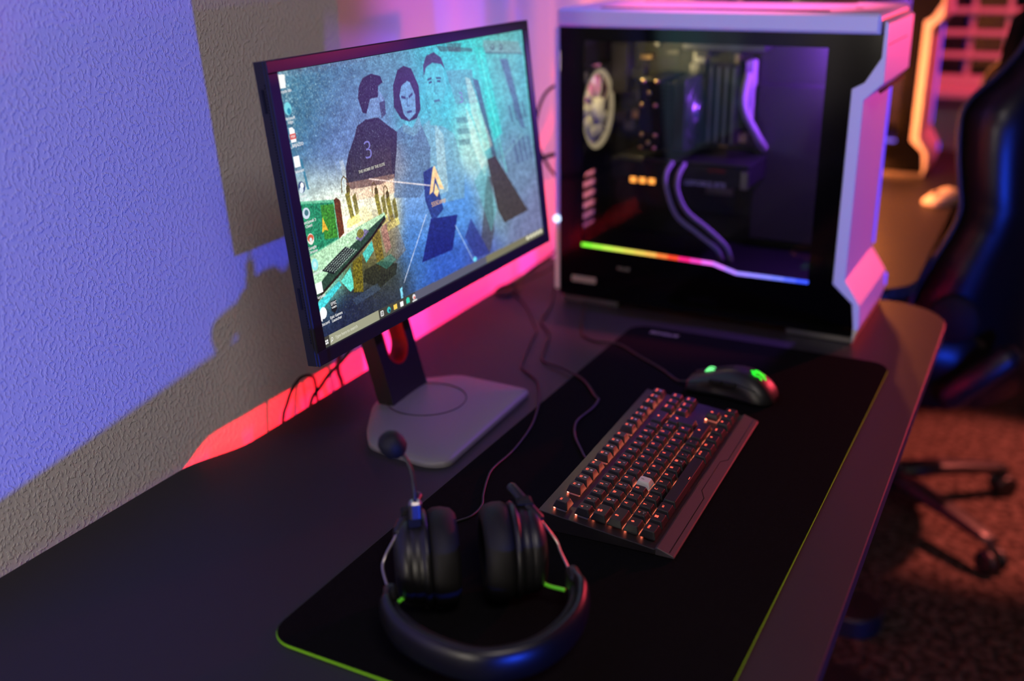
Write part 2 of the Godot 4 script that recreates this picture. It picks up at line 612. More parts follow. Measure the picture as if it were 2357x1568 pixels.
func build_desks() -> void:
	# the desk top has a shallow recess along the wall and an angled end on the left
	var p := PackedVector2Array()
	p.append_array(corner(Vector2(0.694, 0.215), 0.10, 0, 90))
	p.append_array(corner(Vector2(-0.36, 0.275), 0.04, 90, 140, 4))
	p.append_array(v2([-1.07, -0.4925, -0.262, -0.4900]))
	for i in 9:
		var s := i / 8.0
		p.append(Vector2(lerpf(-0.252, -0.145, s), lerpf(-0.4900, -0.4615, smoothstep(0.0, 1.0, s))))
	p.append_array(v2([0.794, -0.466]))
	var root := thing("desk", "dark laminate desk with rounded corner carrying the screen and keyboard", "desk", Vector3.ZERO)
	part("desktop", Solid.new().prism(p, 0.716, DESK_Y, 0.0015), mats.laminate, root)
	leg_frame(root, 0.60, 0.22)
	leg_frame(root, -0.42, 0.16)
	part("crossbar", Solid.new().box(Vector3(0.09, 0.66, -0.12), Vector3(0.98, 0.04, 0.03), 0.003), mats.dark_steel, root)
	var q := PackedVector2Array()
	q.append_array(corner(Vector2(2.21, 0.14), 0.10, 0, 90))
	q.append_array(corner(Vector2(0.945, 0.14), 0.10, 90, 180))
	q.append_array(v2([0.845, -0.47, 2.31, -0.47]))
	root = thing("desk", "second dark desk beyond the first one, glowing orange under the far computer", "desk", Vector3.ZERO)
	part("desktop", Solid.new().prism(q, 0.716, DESK_Y, 0.0015), mats.laminate, root)
	leg_frame(root, 0.862, 0.205)
	leg_frame(root, 2.1, 0.205)
	part("crossbar", Solid.new().box(Vector3(1.48, 0.66, -0.12), Vector3(1.2, 0.04, 0.03), 0.003), mats.dark_steel, root)


func leg_frame(root: Node3D, x: float, z_end: float) -> void:
	var foot := Solid.new()
	var p := PackedVector2Array()
	p.append_array(corner(Vector2(x, z_end), 0.058, 0, 180, 14))
	p.append_array(v2([x - 0.058, -0.40, x + 0.058, -0.40]))
	foot.prism(p, 0.0, 0.046, 0.004)
	part("foot", foot, mats.dark_steel, root)
	part("column", Solid.new().rbox(Vector3(x, 0.36, -0.12), Vector3(0.07, 0.63, 0.06), 0.01), mats.dark_steel, root)
	part("bracket", Solid.new().box(Vector3(x, 0.695, -0.10), Vector3(0.06, 0.04, 0.66), 0.004), mats.dark_steel, root)


func build_mouse_pad() -> void:
	var root := thing("mouse_pad", "large black cloth mouse mat with a lime green edge under the keyboard", "mouse mat", Vector3(0.001, DESK_Y, 0.0455), deg_to_rad(-0.7))
	var outline := Solid.rrect(0.954, 0.418, 0.03, 8)
	part("cloth", Solid.new().prism(outline, 0.0, 0.0038, 0.0008), mats.mat_cloth, root)
	var pts := PackedVector3Array()
	for q in Solid.inset(outline, 0.0011):
		pts.append(Vector3(q.x, 0.0018, q.y))
	part("stitched_edge", Solid.new().tube(pts, 0.0017, 6, true), mats.green_thread, root)
	words("printed_name", "ROGUE", 0.011, mats.grey_print, root, Transform3D(Basis(Vector3(0, 0, 1), Vector3(1, 0, 0), Vector3(0, 1, 0)), Vector3(0.452, 0.0039, -0.146)))


func build_monitor() -> void:
	var base := Vector3(0.03, DESK_Y, -0.29)
	var root := thing("monitor", "black computer monitor on a grey stand showing a blue and gold desktop", "monitor", base)
	# stand
	var o := PackedVector2Array()
	for v in [[0.1492, -0.1902, 0.018], [-0.0985, -0.1842, 0.02], [-0.1115, -0.212, 0.02], [-0.0985, -0.3047, 0.02], [-0.0653, -0.3315, 0.03], [0.009, -0.3714, 0.03], [0.1003, -0.3788, 0.03], [0.1551, -0.3124, 0.03]]:
		o.append(Vector2(v[0] - base.x, v[1] - base.z))
	var soft := round_poly(o, 0.014)
	var rings := []
	for s in [[0.0, 0.0], [0.0, 0.006], [0.002, 0.0085], [0.012, 0.0115], [0.045, 0.0150], [0.085, 0.0160]]:
		var r := PackedVector3Array()
		for q in soft:
			var d: Vector2 = Vector2(0.0, -0.005) - q
			var w: Vector2 = q + d.normalized() * minf(s[0], d.length() * 0.92)
			r.append(Vector3(w.x, s[1], w.y))
		rings.append(r)
	part("stand_base", Solid.new().loft(rings), mats.stand_grey, root)
	var disc := PackedVector3Array()
	for i in 48:
		disc.append(Vector3(0.012 + cos(TAU * i / 48) * 0.056, 0.0163, -0.012 + sin(TAU * i / 48) * 0.056))
	part("swivel_ring", Solid.new().tube(disc, 0.0007, 6, true), mats.black_plastic, root)
	# leaning neck with an oval hole, lined in red
	var lean := Basis(Vector3(1, 0, 0), Vector3(0, 1, -0.27), Vector3(0, 0, 1))
	var neck_at := Vector3(0.021, 0.012, -0.043)
	var frame := PackedVector2Array()      # (x, y) of the neck seen from the front, open at the hole
	var neck := Solid.new()
	var up := Basis(Vector3(1, 0, 0), Vector3(0, 0, 1), Vector3(0, -1, 0))   # prism runs along z, outline in (x, -y)
	var half := 0.0445
	var hw := 0.026
	var hole0 := 0.048
	var hole1 := 0.145
	for side in [-1.0, 1.0]:
		var pl := PackedVector2Array()
		pl.append(Vector2(side * half, 0.0))
		pl.append(Vector2(side * half, -0.20))
		pl.append(Vector2(0.0, -0.20))
		pl.append(Vector2(0.0, -hole1 - hw))
		for i in range(0, 9):
			var an := PI * 0.5 - PI * 0.5 * i / 8.0
			pl.append(Vector2(side * cos(an) * hw, -hole1 - sin(an) * hw))
		for i in range(0, 9):
			var an := -PI * 0.5 * i / 8.0
			pl.append(Vector2(side * cos(an) * hw, -hole0 - hw - sin(an) * hw))
		pl.append(Vector2(0.0, 0.0))
		neck.prism(pl, -0.026, 0.0, 0.0, Transform3D(lean * up, neck_at))
	part("stand_neck", neck, mats.bezel_plastic, root)
	var ring := PackedVector3Array()
	for i in 17:
		var an := PI * i / 16.0
		ring.append(Vector3(cos(an) * hw, hole0 + hw - sin(an) * hw, 0.0))
	ring.append(Vector3(-hw, hole1, 0.0))
	for i in 17:
		var an := PI + PI * i / 16.0
		ring.append(Vector3(cos(an) * hw, hole1 - sin(an) * hw, 0.0))
	var loops := []
	for z in [0.0006, -0.0266]:
		for g in ([0.0, 0.0022] if z > 0 else [0.0022, 0.0]):
			var r := PackedVector3Array()
			for v in ring:
				var c := Vector3(0, clampf(v.y, hole0 + hw, hole1), 0)
				r.append(lean * (v + (c - v).normalized() * g + Vector3(0, 0, z)) + neck_at)
			loops.append(r)
	loops.append(loops[0])
	part("cable_ring", Solid.new().loft(loops, false, false), mats.red_plastic, root)
	# panel
	var tilt := Basis(Vector3(0.99967, 0.0, 0.0256), Vector3(0.00279, 0.99405, -0.10889), Vector3(-0.02546, 0.10893, 0.99372)).orthonormalized()
	var at := Transform3D(tilt, Vector3(0.0288, 1.0891, -0.2598) - base)
	var flat := Transform3D(at.basis * up, at.origin)
	var shell := Solid.new()
	shell.prism(v2([-0.2815, 0.1655, 0.2815, 0.1655, 0.2815, -0.1615, -0.2815, -0.1615]), -0.018, -0.004, 0.001, flat)
	var back := []
	for s in [[0.0, -0.017], [0.045, -0.030], [0.085, -0.044], [0.13, -0.048]]:
		var r := PackedVector3Array()
		for q in Solid.rrect(0.54 - s[0] * 1.6, 0.30 - s[0], 0.02, 4):
			r.append(at * Vector3(q.x, q.y, s[1]))
		back.append(r)
	shell.loft(back, true, false)
	part("housing", shell, mats.bezel_plastic, root)
	var bez := Solid.new()
	for s in [[-0.2815, 0.2815, 0.1490, 0.1615], [-0.2815, 0.2815, -0.1655, -0.1495], [-0.2815, -0.2658, -0.1495, 0.1490], [0.2662, 0.2815, -0.1495, 0.1490]]:
		bez.prism(v2([s[0], -s[3], s[1], -s[3], s[1], -s[2], s[0], -s[2]]), -0.0042, 0.0, 0.0008, flat)
	part("bezel", bez, mats.bezel_plastic, root)
	var slots := Solid.new()
	for y in [0.122, -0.088]:
		slots.prism(v2([-0.2822, -y - 0.012, -0.281, -y - 0.012, -0.281, -y + 0.012, -0.2822, -y + 0.012]), -0.0125, -0.0095, 0.0, flat)
	for i in 90:
		var y := 0.138 - i * 0.0031
		slots.prism(v2([-0.2819, -y - 0.0009, -0.281, -y - 0.0009, -0.281, -y + 0.0009, -0.2819, -y + 0.0009]), -0.0075, -0.0062, 0.0, flat)
	part("side_vents", slots, mats.border_black, root)
	part("stand_hub", Solid.new().box(at * Vector3(0.0, -0.115, -0.052), Vector3(0.075, 0.08, 0.05), 0.004, tilt), mats.bezel_plastic, root)
	var q := QuadMesh.new()
	q.size = Vector2(0.5320, 0.2985)
	var lit := StandardMaterial3D.new()
	lit.resource_name = "screen_picture"
	lit.albedo_color = Color(0.01, 0.01, 0.012)
	lit.roughness = 0.45
	lit.metallic_specular = 0.3
	lit.emission_enabled = true
	lit.emission = Color.WHITE
	lit.emission_operator = BaseMaterial3D.EMISSION_OP_MULTIPLY
	lit.emission_texture = paint_screen()
	lit.emission_energy_multiplier = 1.08
	var scr := part("screen", q, lit, root)
	scr.transform = at * Transform3D(Basis.IDENTITY, Vector3(0.0002, -0.00025, -0.0028))
	write_screen(scr)
	var l := AreaLight3D.new()
	l.name = "screen_lamp"
	l.area_size = Vector2(0.52, 0.29)
	l.light_color = Color(0.62, 0.72, 0.86)
	l.light_energy = 0.035
	l.area_range = 8.0
	l.shadow_enabled = true
	l.transform = at * Transform3D(Basis(Vector3.UP, PI), Vector3(0, 0, 0.004))
	root.add_child(l)


func round_poly(p: PackedVector2Array, r: float, seg := 4) -> PackedVector2Array:
	var out := PackedVector2Array()
	var n := p.size()
	for i in n:
		var a := p[(i + n - 1) % n]
		var b := p[i]
		var c := p[(i + 1) % n]
		var d0 := minf(r, a.distance_to(b) * 0.45)
		var d1 := minf(r, c.distance_to(b) * 0.45)
		var s := b + (a - b).normalized() * d0
		var e := b + (c - b).normalized() * d1
		for k in seg + 1:
			var t := float(k) / seg
			out.append(s.lerp(b, t).lerp(b.lerp(e, t), t))
	return out


var px := PackedByteArray()      # the picture on the screen while it is being painted, 960 x 540, rgb
const PW := 960
const PH := 540
var grain: PackedByteArray
var coarse: PackedByteArray


func blob(list: Array, x: float, y: float) -> Vector3:
	var s := Vector3.ZERO
	var w := 0.0
	for b in list:
		var dx: float = (x - b[0]) / b[2]
		var dy: float = (y - b[1]) / b[3]
		var k := exp(-dx * dx - dy * dy)
		s += b[4] * k
		w += k
	return s / maxf(w, 1e-5)


func fill(pts: Array, c: Vector3, alpha := 1.0, rough := 0.0, fade := 0.0) -> void:
	var p := PackedVector2Array()
	for q in pts:
		p.append(Vector2(q[0], q[1]))
	var lo := PH
	var hi := 0
	for q in p:
		lo = mini(lo, int(q.y))
		hi = maxi(hi, int(q.y) + 1)
	for y in range(maxi(lo, 0), mini(hi, PH)):
		var xs := []
		for i in p.size():
			var a := p[i]
			var b := p[(i + 1) % p.size()]
			if (a.y <= y + 0.5) != (b.y <= y + 0.5):
				xs.append(a.x + (b.x - a.x) * (y + 0.5 - a.y) / (b.y - a.y))
		xs.sort()
		for k in range(0, xs.size() - 1, 2):
			for x in range(maxi(int(round(xs[k])), 0), mini(int(round(xs[k + 1])), PW)):
				var g := grain[(y % 256) * 256 + x % 256] / 255.0
				var al := alpha
				if fade > 0.0:
					al *= clampf(1.0 - fade * (g * 0.7 + 0.6 * coarse[(y % 256) * 256 + x % 256] / 255.0), 0.0, 1.0)
				var v := c * (1.0 + rough * (g - 0.5))
				var o := (y * PW + x) * 3
				px[o] = clampi(int(lerpf(px[o], v.x, al)), 0, 255)
				px[o + 1] = clampi(int(lerpf(px[o + 1], v.y, al)), 0, 255)
				px[o + 2] = clampi(int(lerpf(px[o + 2], v.z, al)), 0, 255)


func stroke(pts: Array, wide: float, c: Vector3, alpha := 1.0, rough := 0.0) -> void:
	for i in pts.size() - 1:
		var a := Vector2(pts[i][0], pts[i][1])
		var b := Vector2(pts[i + 1][0], pts[i + 1][1])
		var n := (b - a).orthogonal().normalized() * wide * 0.5
		fill([[a.x + n.x, a.y + n.y], [b.x + n.x, b.y + n.y], [b.x - n.x, b.y - n.y], [a.x - n.x, a.y - n.y]], c, alpha, rough)


func disc(x: float, y: float, rx: float, ry: float, c: Vector3, alpha := 1.0, rough := 0.0, fade := 0.0) -> void:
	var p := []
	for i in 24:
		p.append([x + cos(TAU * i / 24) * rx, y + sin(TAU * i / 24) * ry])
	fill(p, c, alpha, rough, fade)


func paint_screen() -> ImageTexture:
	var f := FastNoiseLite.new()
	f.seed = 21
	f.frequency = 0.16
	f.fractal_octaves = 2
	var im := f.get_image(256, 256)
	im.convert(Image.FORMAT_L8)
	grain = im.get_data()
	f.seed = 8
	f.frequency = 0.022
	f.fractal_octaves = 4
	im = f.get_image(256, 256)
	im.convert(Image.FORMAT_L8)
	coarse = im.get_data()
	# the wallpaper: clouds of colour first
	var clouds := [
		[-20, 20, 110, 130, Vector3(70, 130, 150)], [120, 40, 130, 110, Vector3(70, 112, 140)], [200, 130, 90, 110, Vector3(118, 142, 188)], [330, 30, 110, 70, Vector3(96, 138, 160)],
		[130, 170, 90, 60, Vector3(98, 120, 172)], [60, 225, 100, 40, Vector3(180, 205, 205)], [190, 268, 120, 50, Vector3(255, 246, 206)], [80, 275, 80, 55, Vector3(252, 255, 228)],
		[270, 235, 60, 40, Vector3(236, 190, 160)], [560, 90, 130, 100, Vector3(70, 175, 185)], [700, 110, 100, 130, Vector3(62, 196, 186)], [820, 60, 80, 90, Vector3(96, 165, 160)],
		[900, 150, 90, 110, Vector3(92, 170, 176)], [640, 220, 50, 90, Vector3(190, 210, 198)], [860, 330, 90, 120, Vector3(108, 132, 158)], [930, 480, 110, 80, Vector3(112, 116, 150)],
		[700, 400, 60, 90, Vector3(120, 150, 160)], [470, 230, 70, 60, Vector3(120, 165, 195)], [380, 330, 60, 60, Vector3(112, 150, 200)], [350, 420, 60, 80, Vector3(70, 120, 190)],
		[560, 380, 80, 70, Vector3(84, 136, 200)], [480, 490, 110, 50, Vector3(58, 92, 176)], [640, 500, 70, 50, Vector3(80, 90, 160)], [240, 380, 60, 50, Vector3(140, 132, 96)],
		[160, 420, 60, 30, Vector3(88, 88, 52)], [240, 470, 80, 40, Vector3(66, 72, 66)], [60, 490, 120, 40, Vector3(38, 44, 72)], [190, 505, 90, 25, Vector3(50, 56, 70)], [20, 400, 60, 60, Vector3(120, 200, 180)],
		[290, 330, 30, 40, Vector3(206, 196, 150)],
	]
	var sw := PW / 3
	var sh := PH / 3
	var small := PackedByteArray()
	small.resize(sw * sh * 3)
	for y in sh:
		for x in sw:
			var c := blob(clouds, x * 3.0, y * 3.0)
			var o := (y * sw + x) * 3
			small[o] = int(c.x)
			small[o + 1] = int(c.y)
			small[o + 2] = int(c.z)
	im = Image.create_from_data(sw, sh, false, Image.FORMAT_RGB8, small)
	im.resize(PW, PH, Image.INTERPOLATE_BILINEAR)
	px = im.get_data()
	for y in PH:
		for x in PW:
			var g := grain[(y % 256) * 256 + x % 256] + coarse[((y + 90) % 256) * 256 + x % 256] * 0.8
			var o := (y * PW + x) * 3
			var k := 0.80 + 0.20 * g / 220.0
			if y < 240 and x < 480:
				k -= 0.12 * absf(sin(x * 0.9 + y * 0.08)) * (1.0 - x / 480.0)
			px[o] = mini(255, int(px[o] * k))
			px[o + 1] = mini(255, int(px[o + 1] * k))
			px[o + 2] = mini(255, int(px[o + 2] * k))
	var rng := RandomNumberGenerator.new()
	rng.seed = 77
	# pale wooden wall behind the row of desks
	for k in 9:
		stroke([[40 + k * 28, 190 + (k % 3) * 8], [52 + k * 28, 300]], 1.5, Vector3(150, 160, 150), 0.4)
	for k in 5:
		fill([[140 + k * 34, 190], [152 + k * 34, 188], [165 + k * 34, 300], [150 + k * 34, 300]], Vector3(255, 250, 225), 0.25)
	# ghosted shapes on the right half: lettering, slanting wedges, a bright streak
	fill([[548, 2], [704, 22], [702, 30], [560, 16]], Vector3(62, 78, 74), 0.55, 0.5)
	fill([[590, 0], [655, 6], [650, 26], [600, 20]], Vector3(74, 84, 80), 0.5, 0.6)
	fill([[760, 8], [935, 26], [950, 60], [750, 36]], Vector3(126, 150, 148), 0.6, 0.3)
	stroke([[760, 38], [952, 58]], 3, Vector3(62, 84, 86), 0.6)
	for k in 2:
		disc(800 + k * 42, 28 + k * 4, 11, 8, Vector3(70, 92, 94), 0.7)
		disc(800 + k * 42, 27 + k * 4, 7, 5, Vector3(112, 150, 150), 0.8)
	fill([[575, 60], [690, 70], [700, 150], [600, 140]], Vector3(104, 140, 150), 0.45, 0.3)
	fill([[712, 20], [760, 25], [800, 240], [760, 250]], Vector3(48, 204, 190), 0.55, 0.2)
	fill([[830, 60], [870, 64], [925, 250], [900, 240]], Vector3(70, 86, 118), 0.6, 0.4)
	fill([[690, 92], [714, 98], [768, 330], [742, 300]], Vector3(66, 64, 84), 0.62, 0.6)
	fill([[655, 84], [676, 90], [746, 262], [704, 270], [664, 168]], Vector3(236, 232, 205), 0.6, 0.3, 0.5)
	fill([[640, 150], [665, 190], [716, 300], [690, 330], [652, 250]], Vector3(250, 250, 226), 0.55, 0.3, 0.6)
	for k in 4:
		fill([[842 + k * 24, 175], [856 + k * 24, 178], [868 + k * 24, 222], [852 + k * 24, 220]], Vector3(64, 92, 108), 0.5)
		fill([[846 + k * 25, 265], [862 + k * 25, 268], [876 + k * 25, 330], [858 + k * 25, 330]], Vector3(72, 86, 118), 0.5)
	stroke([[735, 30], [800, 340]], 4, Vector3(120, 235, 220), 0.6)
	stroke([[760, 310], [905, 260]], 5, Vector3(120, 170, 175), 0.5)
	fill([[711, 291], [752, 289], [890, 459], [760, 463], [734, 423]], Vector3(66, 58, 52), 0.88, 0.25)
	fill([[700, 330], [724, 338], [706, 470], [668, 524], [640, 470]], Vector3(70, 64, 66), 0.6, 0.3)
	fill([[640, 330], [700, 300], [730, 420], [690, 470]], Vector3(96, 190, 190), 0.45, 0.2, 0.4)
	for k in 3:
		fill([[590, 170 + k * 26], [640, 176 + k * 26], [644, 190 + k * 26], [594, 184 + k * 26]], Vector3(58, 92, 100), 0.4, 0.5)
	# third figure, pale teal
	fill([[477, 159], [530, 180], [575, 205], [600, 300], [585, 360], [470, 350], [440, 270], [392, 222], [418, 178]], Vector3(124, 164, 178), 0.75, 0.25, 0.35)
	fill([[500, 170], [530, 200], [520, 330], [478, 330]], Vector3(196, 214, 204), 0.5, 0.4, 0.3)
	fill([[484, 46], [524, 38], [564, 52], [571, 93], [544, 131], [513, 146], [495, 130], [482, 94]], Vector3(84, 182, 190), 0.92, 0.12)
	fill([[500, 118], [520, 146], [556, 186], [480, 170]], Vector3(84, 176, 184), 0.8, 0.15)
	fill([[482, 62], [484, 40], [501, 20], [534, 15], [562, 30], [573, 58], [558, 44], [523, 37], [495, 44]], Vector3(66, 62, 84), 0.9, 0.3)
	stroke([[494, 72], [512, 70]], 4, Vector3(44, 70, 84), 0.9)
	stroke([[530, 72], [550, 74]], 4, Vector3(44, 70, 84), 0.9)
	stroke([[498, 79], [511, 78]], 4, Vector3(40, 62, 78), 0.9)
	stroke([[533, 79], [547, 81]], 4, Vector3(40, 62, 78), 0.9)
	stroke([[522, 80], [518, 104], [528, 107]], 3, Vector3(60, 140, 150), 0.8)
	stroke([[510, 121], [534, 122]], 5, Vector3(64, 96, 118), 0.8)
	# second figure
	fill([[373, 155], [415, 178], [445, 162], [470, 220], [450, 290], [400, 320], [305, 300], [318, 196], [346, 165]], Vector3(86, 108, 140), 0.85, 0.45, 0.3)
	fill([[376, 150], [410, 166], [442, 142], [446, 170], [412, 186], [372, 168]], Vector3(112, 150, 170), 0.85, 0.3)
	fill([[352, 112], [360, 68], [384, 38], [408, 32], [436, 40], [456, 80], [452, 130], [432, 148], [400, 150], [372, 140]], Vector3(54, 50, 66), 0.94, 0.4)
	fill([[378, 92], [398, 58], [424, 68], [438, 98], [431, 136], [402, 148], [384, 132]], Vector3(108, 152, 186), 1.0, 0.12)
	fill([[376, 80], [392, 54], [420, 58], [410, 66], [396, 70]], Vector3(54, 50, 66), 0.95, 0.3)
	stroke([[384, 95], [400, 99]], 5, Vector3(52, 62, 88), 0.9)
	stroke([[412, 99], [428, 94]], 5, Vector3(52, 62, 88), 0.9)
	stroke([[406, 99], [402, 117], [412, 118]], 3, Vector3(70, 100, 136), 0.8)
	stroke([[398, 130], [417, 130]], 4, Vector3(56, 66, 100), 0.9)
	# first figure, turned away, dark shirt with a number
	fill([[214, 132], [246, 123], [290, 125], [320, 146], [350, 165], [340, 200], [326, 232], [318, 258], [262, 262], [165, 252], [150, 240], [158, 205], [173, 181], [200, 152]], Vector3(52, 46, 58), 0.95, 0.5, 0.12)
	fill([[150, 236], [318, 250], [310, 290], [160, 276]], Vector3(226, 170, 130), 0.5, 0.4, 0.4)
	fill([[247, 100], [271, 79], [300, 62], [322, 90], [318, 108], [296, 124], [252, 124]], Vector3(110, 138, 176), 0.95, 0.25)
	fill([[240, 108], [232, 78], [240, 56], [258, 40], [288, 35], [318, 43], [324, 56], [306, 62], [300, 84], [272, 84], [252, 112]], Vector3(52, 48, 64), 0.96, 0.45)
	fill([[302, 96], [322, 94], [320, 122], [302, 128]], Vector3(60, 62, 84), 0.8, 0.4)
	# drifting specks of the crumbling picture
	for k in 2600:
		var x := int(absf(rng.randfn(0.0, 90.0)))
		var y := int(absf(rng.randfn(0.0, 75.0)))
		if rng.randf() < 0.35:
			x = rng.randi_range(0, 330)
			y = rng.randi_range(0, 260)
		var v := rng.randi_range(150, 250)
		var o := (clampi(y, 0, PH - 2) * PW + clampi(x, 0, PW - 2)) * 3
		for m in (6 if x < 30 else 3):
			px[o + m] = v if m % 3 else v - 30
	for k in 4200:
		var x := clampi(int(rng.randfn(170.0, 120.0)), 0, PW - 2)
		var y := clampi(int(rng.randfn(455.0, 40.0)), 330, PH - 2)
		var v := rng.randi_range(8, 120)
		var o := (y * PW + x) * 3
		px[o] = v
		px[o + 1] = v
		px[o + 2] = int(v * 0.8)
	for k in 700:
		var x := clampi(int(rng.randfn(500.0, 110.0)), 0, PW - 2)
		var y := clampi(int(rng.randfn(420.0, 60.0)), 300, PH - 2)
		var o := (y * PW + x) * 3
		px[o] = mini(255, px[o] + 70)
		px[o + 1] = mini(255, px[o + 1] + 70)
		px[o + 2] = mini(255, px[o + 2] + 60)
	# row of desks: screens, headsets on stands, table edge, chairs
	fill([[96, 262], [112, 258], [122, 266], [119, 332], [99, 340]], Vector3(96, 52, 28), 0.95, 0.4)
	fill([[0, 242], [103, 260], [100, 344], [0, 354]], Vector3(110, 186, 150), 1.0)
	fill([[0, 247], [100, 265], [97, 338], [0, 349]], Vector3(46, 132, 98), 1.0, 0.7)
	fill([[60, 262], [100, 268], [97, 336], [56, 330]], Vector3(72, 132, 36), 0.75, 0.7)
	fill([[60, 286], [72, 316], [62, 312], [52, 316]], Vector3(226, 178, 60), 1.0)
	for s in [[145, 247, 13, 26], [240, 270, 9, 17], [278, 285, 8, 18]]:
		stroke([[s[0] - s[2], s[1] + 6], [s[0] - s[2] * 0.7, s[1] - s[3] * 0.7], [s[0], s[1] - s[3]], [s[0] + s[2] * 0.8, s[1] - s[3] * 0.6], [s[0] + s[2], s[1]]], 2.2, Vector3(92, 74, 36), 0.95)
		disc(s[0] + s[2] * 0.6, s[1] + 4, 6, 10, Vector3(84, 72, 34), 0.95, 0.6)
		fill([[s[0] - 4, s[1] + 10], [s[0] + 10, s[1] + 8], [s[0] + 14, s[1] + 62], [s[0] + 2, s[1] + 64]], Vector3(128, 118, 44), 0.9, 0.7)
		fill([[s[0] + 18, s[1] + 20], [s[0] + 30, s[1] + 14], [s[0] + 32, s[1] + 56], [s[0] + 20, s[1] + 62]], Vector3(112, 104, 44), 0.85, 0.7)
		fill([[s[0] - 10, s[1] + 62], [s[0] + 30, s[1] + 58], [s[0] + 34, s[1] + 74], [s[0] - 16, s[1] + 80]], Vector3(244, 226, 120), 0.7, 0.3)
	disc(190, 318, 30, 24, Vector3(255, 240, 170), 0.4, 0.2)
	fill([[0, 352], [98, 340], [170, 330], [262, 322], [266, 334], [205, 362], [110, 400], [0, 446]], Vector3(176, 214, 176), 0.95, 0.3)
	fill([[100, 372], [262, 328], [262, 340], [205, 366], [20, 430], [0, 440], [0, 420]], Vector3(38, 58, 48), 0.9, 0.4)
	fill([[32, 388], [115, 360], [143, 374], [66, 404]], Vector3(30, 32, 34), 1.0, 0.4)
	for r in 5:
		for k in 15:
			var x0 := 38.0 + k * 5.6 + r * 7.0
			var y0 := 388.0 - k * 1.75 + r * 3.0
			fill([[x0, y0], [x0 + 4, y0 - 1.2], [x0 + 6, y0 + 0.6], [x0 + 2, y0 + 2]], Vector3(196, 220, 204), 0.85)
	fill([[150, 352], [186, 340], [200, 348], [168, 362]], Vector3(120, 110, 150), 0.9, 0.4)
	disc(170, 346, 12, 9, Vector3(120, 112, 50), 0.9, 0.7)
	stroke([[262, 334], [205, 364], [20, 432], [0, 444]], 5, Vector3(40, 30, 24), 0.95)
	fill([[166, 388], [204, 370], [206, 392], [174, 410]], Vector3(84, 190, 180), 0.95, 0.2)
	fill([[84, 424], [120, 405], [123, 449], [108, 454], [88, 430]], Vector3(100, 206, 190), 1.0, 0.2)
	fill([[0, 447], [78, 422], [83, 432], [0, 468]], Vector3(76, 200, 206), 1.0, 0.15)
	fill([[130, 396], [163, 390], [150, 466], [118, 458]], Vector3(110, 100, 34), 0.95, 0.8)
	fill([[206, 366], [236, 350], [236, 420], [212, 440]], Vector3(116, 100, 40), 0.85, 0.8)
	fill([[245, 340], [292, 330], [320, 420], [262, 440]], Vector3(120, 100, 78), 0.6, 0.9, 0.5)
	fill([[240, 352], [262, 346], [268, 400], [246, 410]], Vector3(196, 108, 120), 0.5, 0.5, 0.4)
	fill([[153, 446], [163, 424], [224, 420], [281, 440], [270, 462], [208, 474]], Vector3(44, 46, 34), 0.85, 0.6, 0.2)
	fill([[206, 420], [262, 414], [280, 432], [240, 442]], Vector3(62, 130, 118), 0.6, 0.5, 0.2)
	fill([[110, 470], [200, 462], [210, 478], [120, 486]], Vector3(86, 108, 138), 0.35, 0.3)
	# dark wedges, the emblem and beams of light
	fill([[432, 376], [546, 392], [505, 468], [374, 464]], Vector3(32, 34, 104), 0.82, 0.4)
	fill([[602, 414], [672, 520], [600, 513], [566, 452]], Vector3(50, 56, 120), 0.7, 0.4)
	fill([[428, 268], [468, 262], [490, 366], [440, 386], [420, 330]], Vector3(40, 52, 116), 0.8, 0.4)
	stroke([[227, 243], [462, 306]], 3.0, Vector3(255, 236, 226), 0.75)
	stroke([[417, 362], [294, 489]], 2.5, Vector3(214, 220, 240), 0.8)
	stroke([[530, 414], [590, 517]], 2.5, Vector3(190, 214, 240), 0.75)
	disc(598, 516, 8, 6, Vector3(110, 214, 240), 0.9)
	fill([[468, 266], [476, 278], [456, 318], [440, 322]], Vector3(250, 204, 150), 1.0)
	fill([[468, 266], [476, 262], [503, 322], [486, 318], [472, 288]], Vector3(250, 204, 150), 1.0)
	fill([[470, 300], [481, 322], [470, 334], [459, 322]], Vector3(250, 204, 150), 1.0)
	fill([[276, 497], [286, 495], [284, 520], [276, 520]], Vector3(120, 190, 214), 1.0)
	# soften the shapes, then let the picture crumble into grain
	im = Image.create_from_data(PW, PH, false, Image.FORMAT_RGB8, px)
	im.resize(PW * 2 / 5, PH * 2 / 5, Image.INTERPOLATE_LANCZOS)
	im.resize(PW, PH, Image.INTERPOLATE_CUBIC)
	var soft := im.get_data()
	for y in PH:
		var row := (y % 256) * 256
		var row2 := ((y * 3 + 40) % 256) * 256
		for x in PW:
			var o := (y * PW + x) * 3
			var g: int = grain[row + (x + y / 7) % 256] - 128
			var c: int = coarse[row2 + (x * 2 + 31) % 256] - 128
			var amount := 0.20 if y > 250 and x < 330 else 0.10
			var k := 1.03 + (g * amount + c * 0.14) / 128.0
			for m in 3:
				var v := (px[o + m] * 0.4 + soft[o + m] * 0.6 - 118.0) * 1.10 + 118.0
				px[o + m] = clampi(int(v * k), 0, 255)
	# icons on the left and the bar along the bottom
	icon_row()
	im = Image.create_from_data(PW, PH, false, Image.FORMAT_RGB8, px)
	px = PackedByteArray()
	return ImageTexture.create_from_image(im)


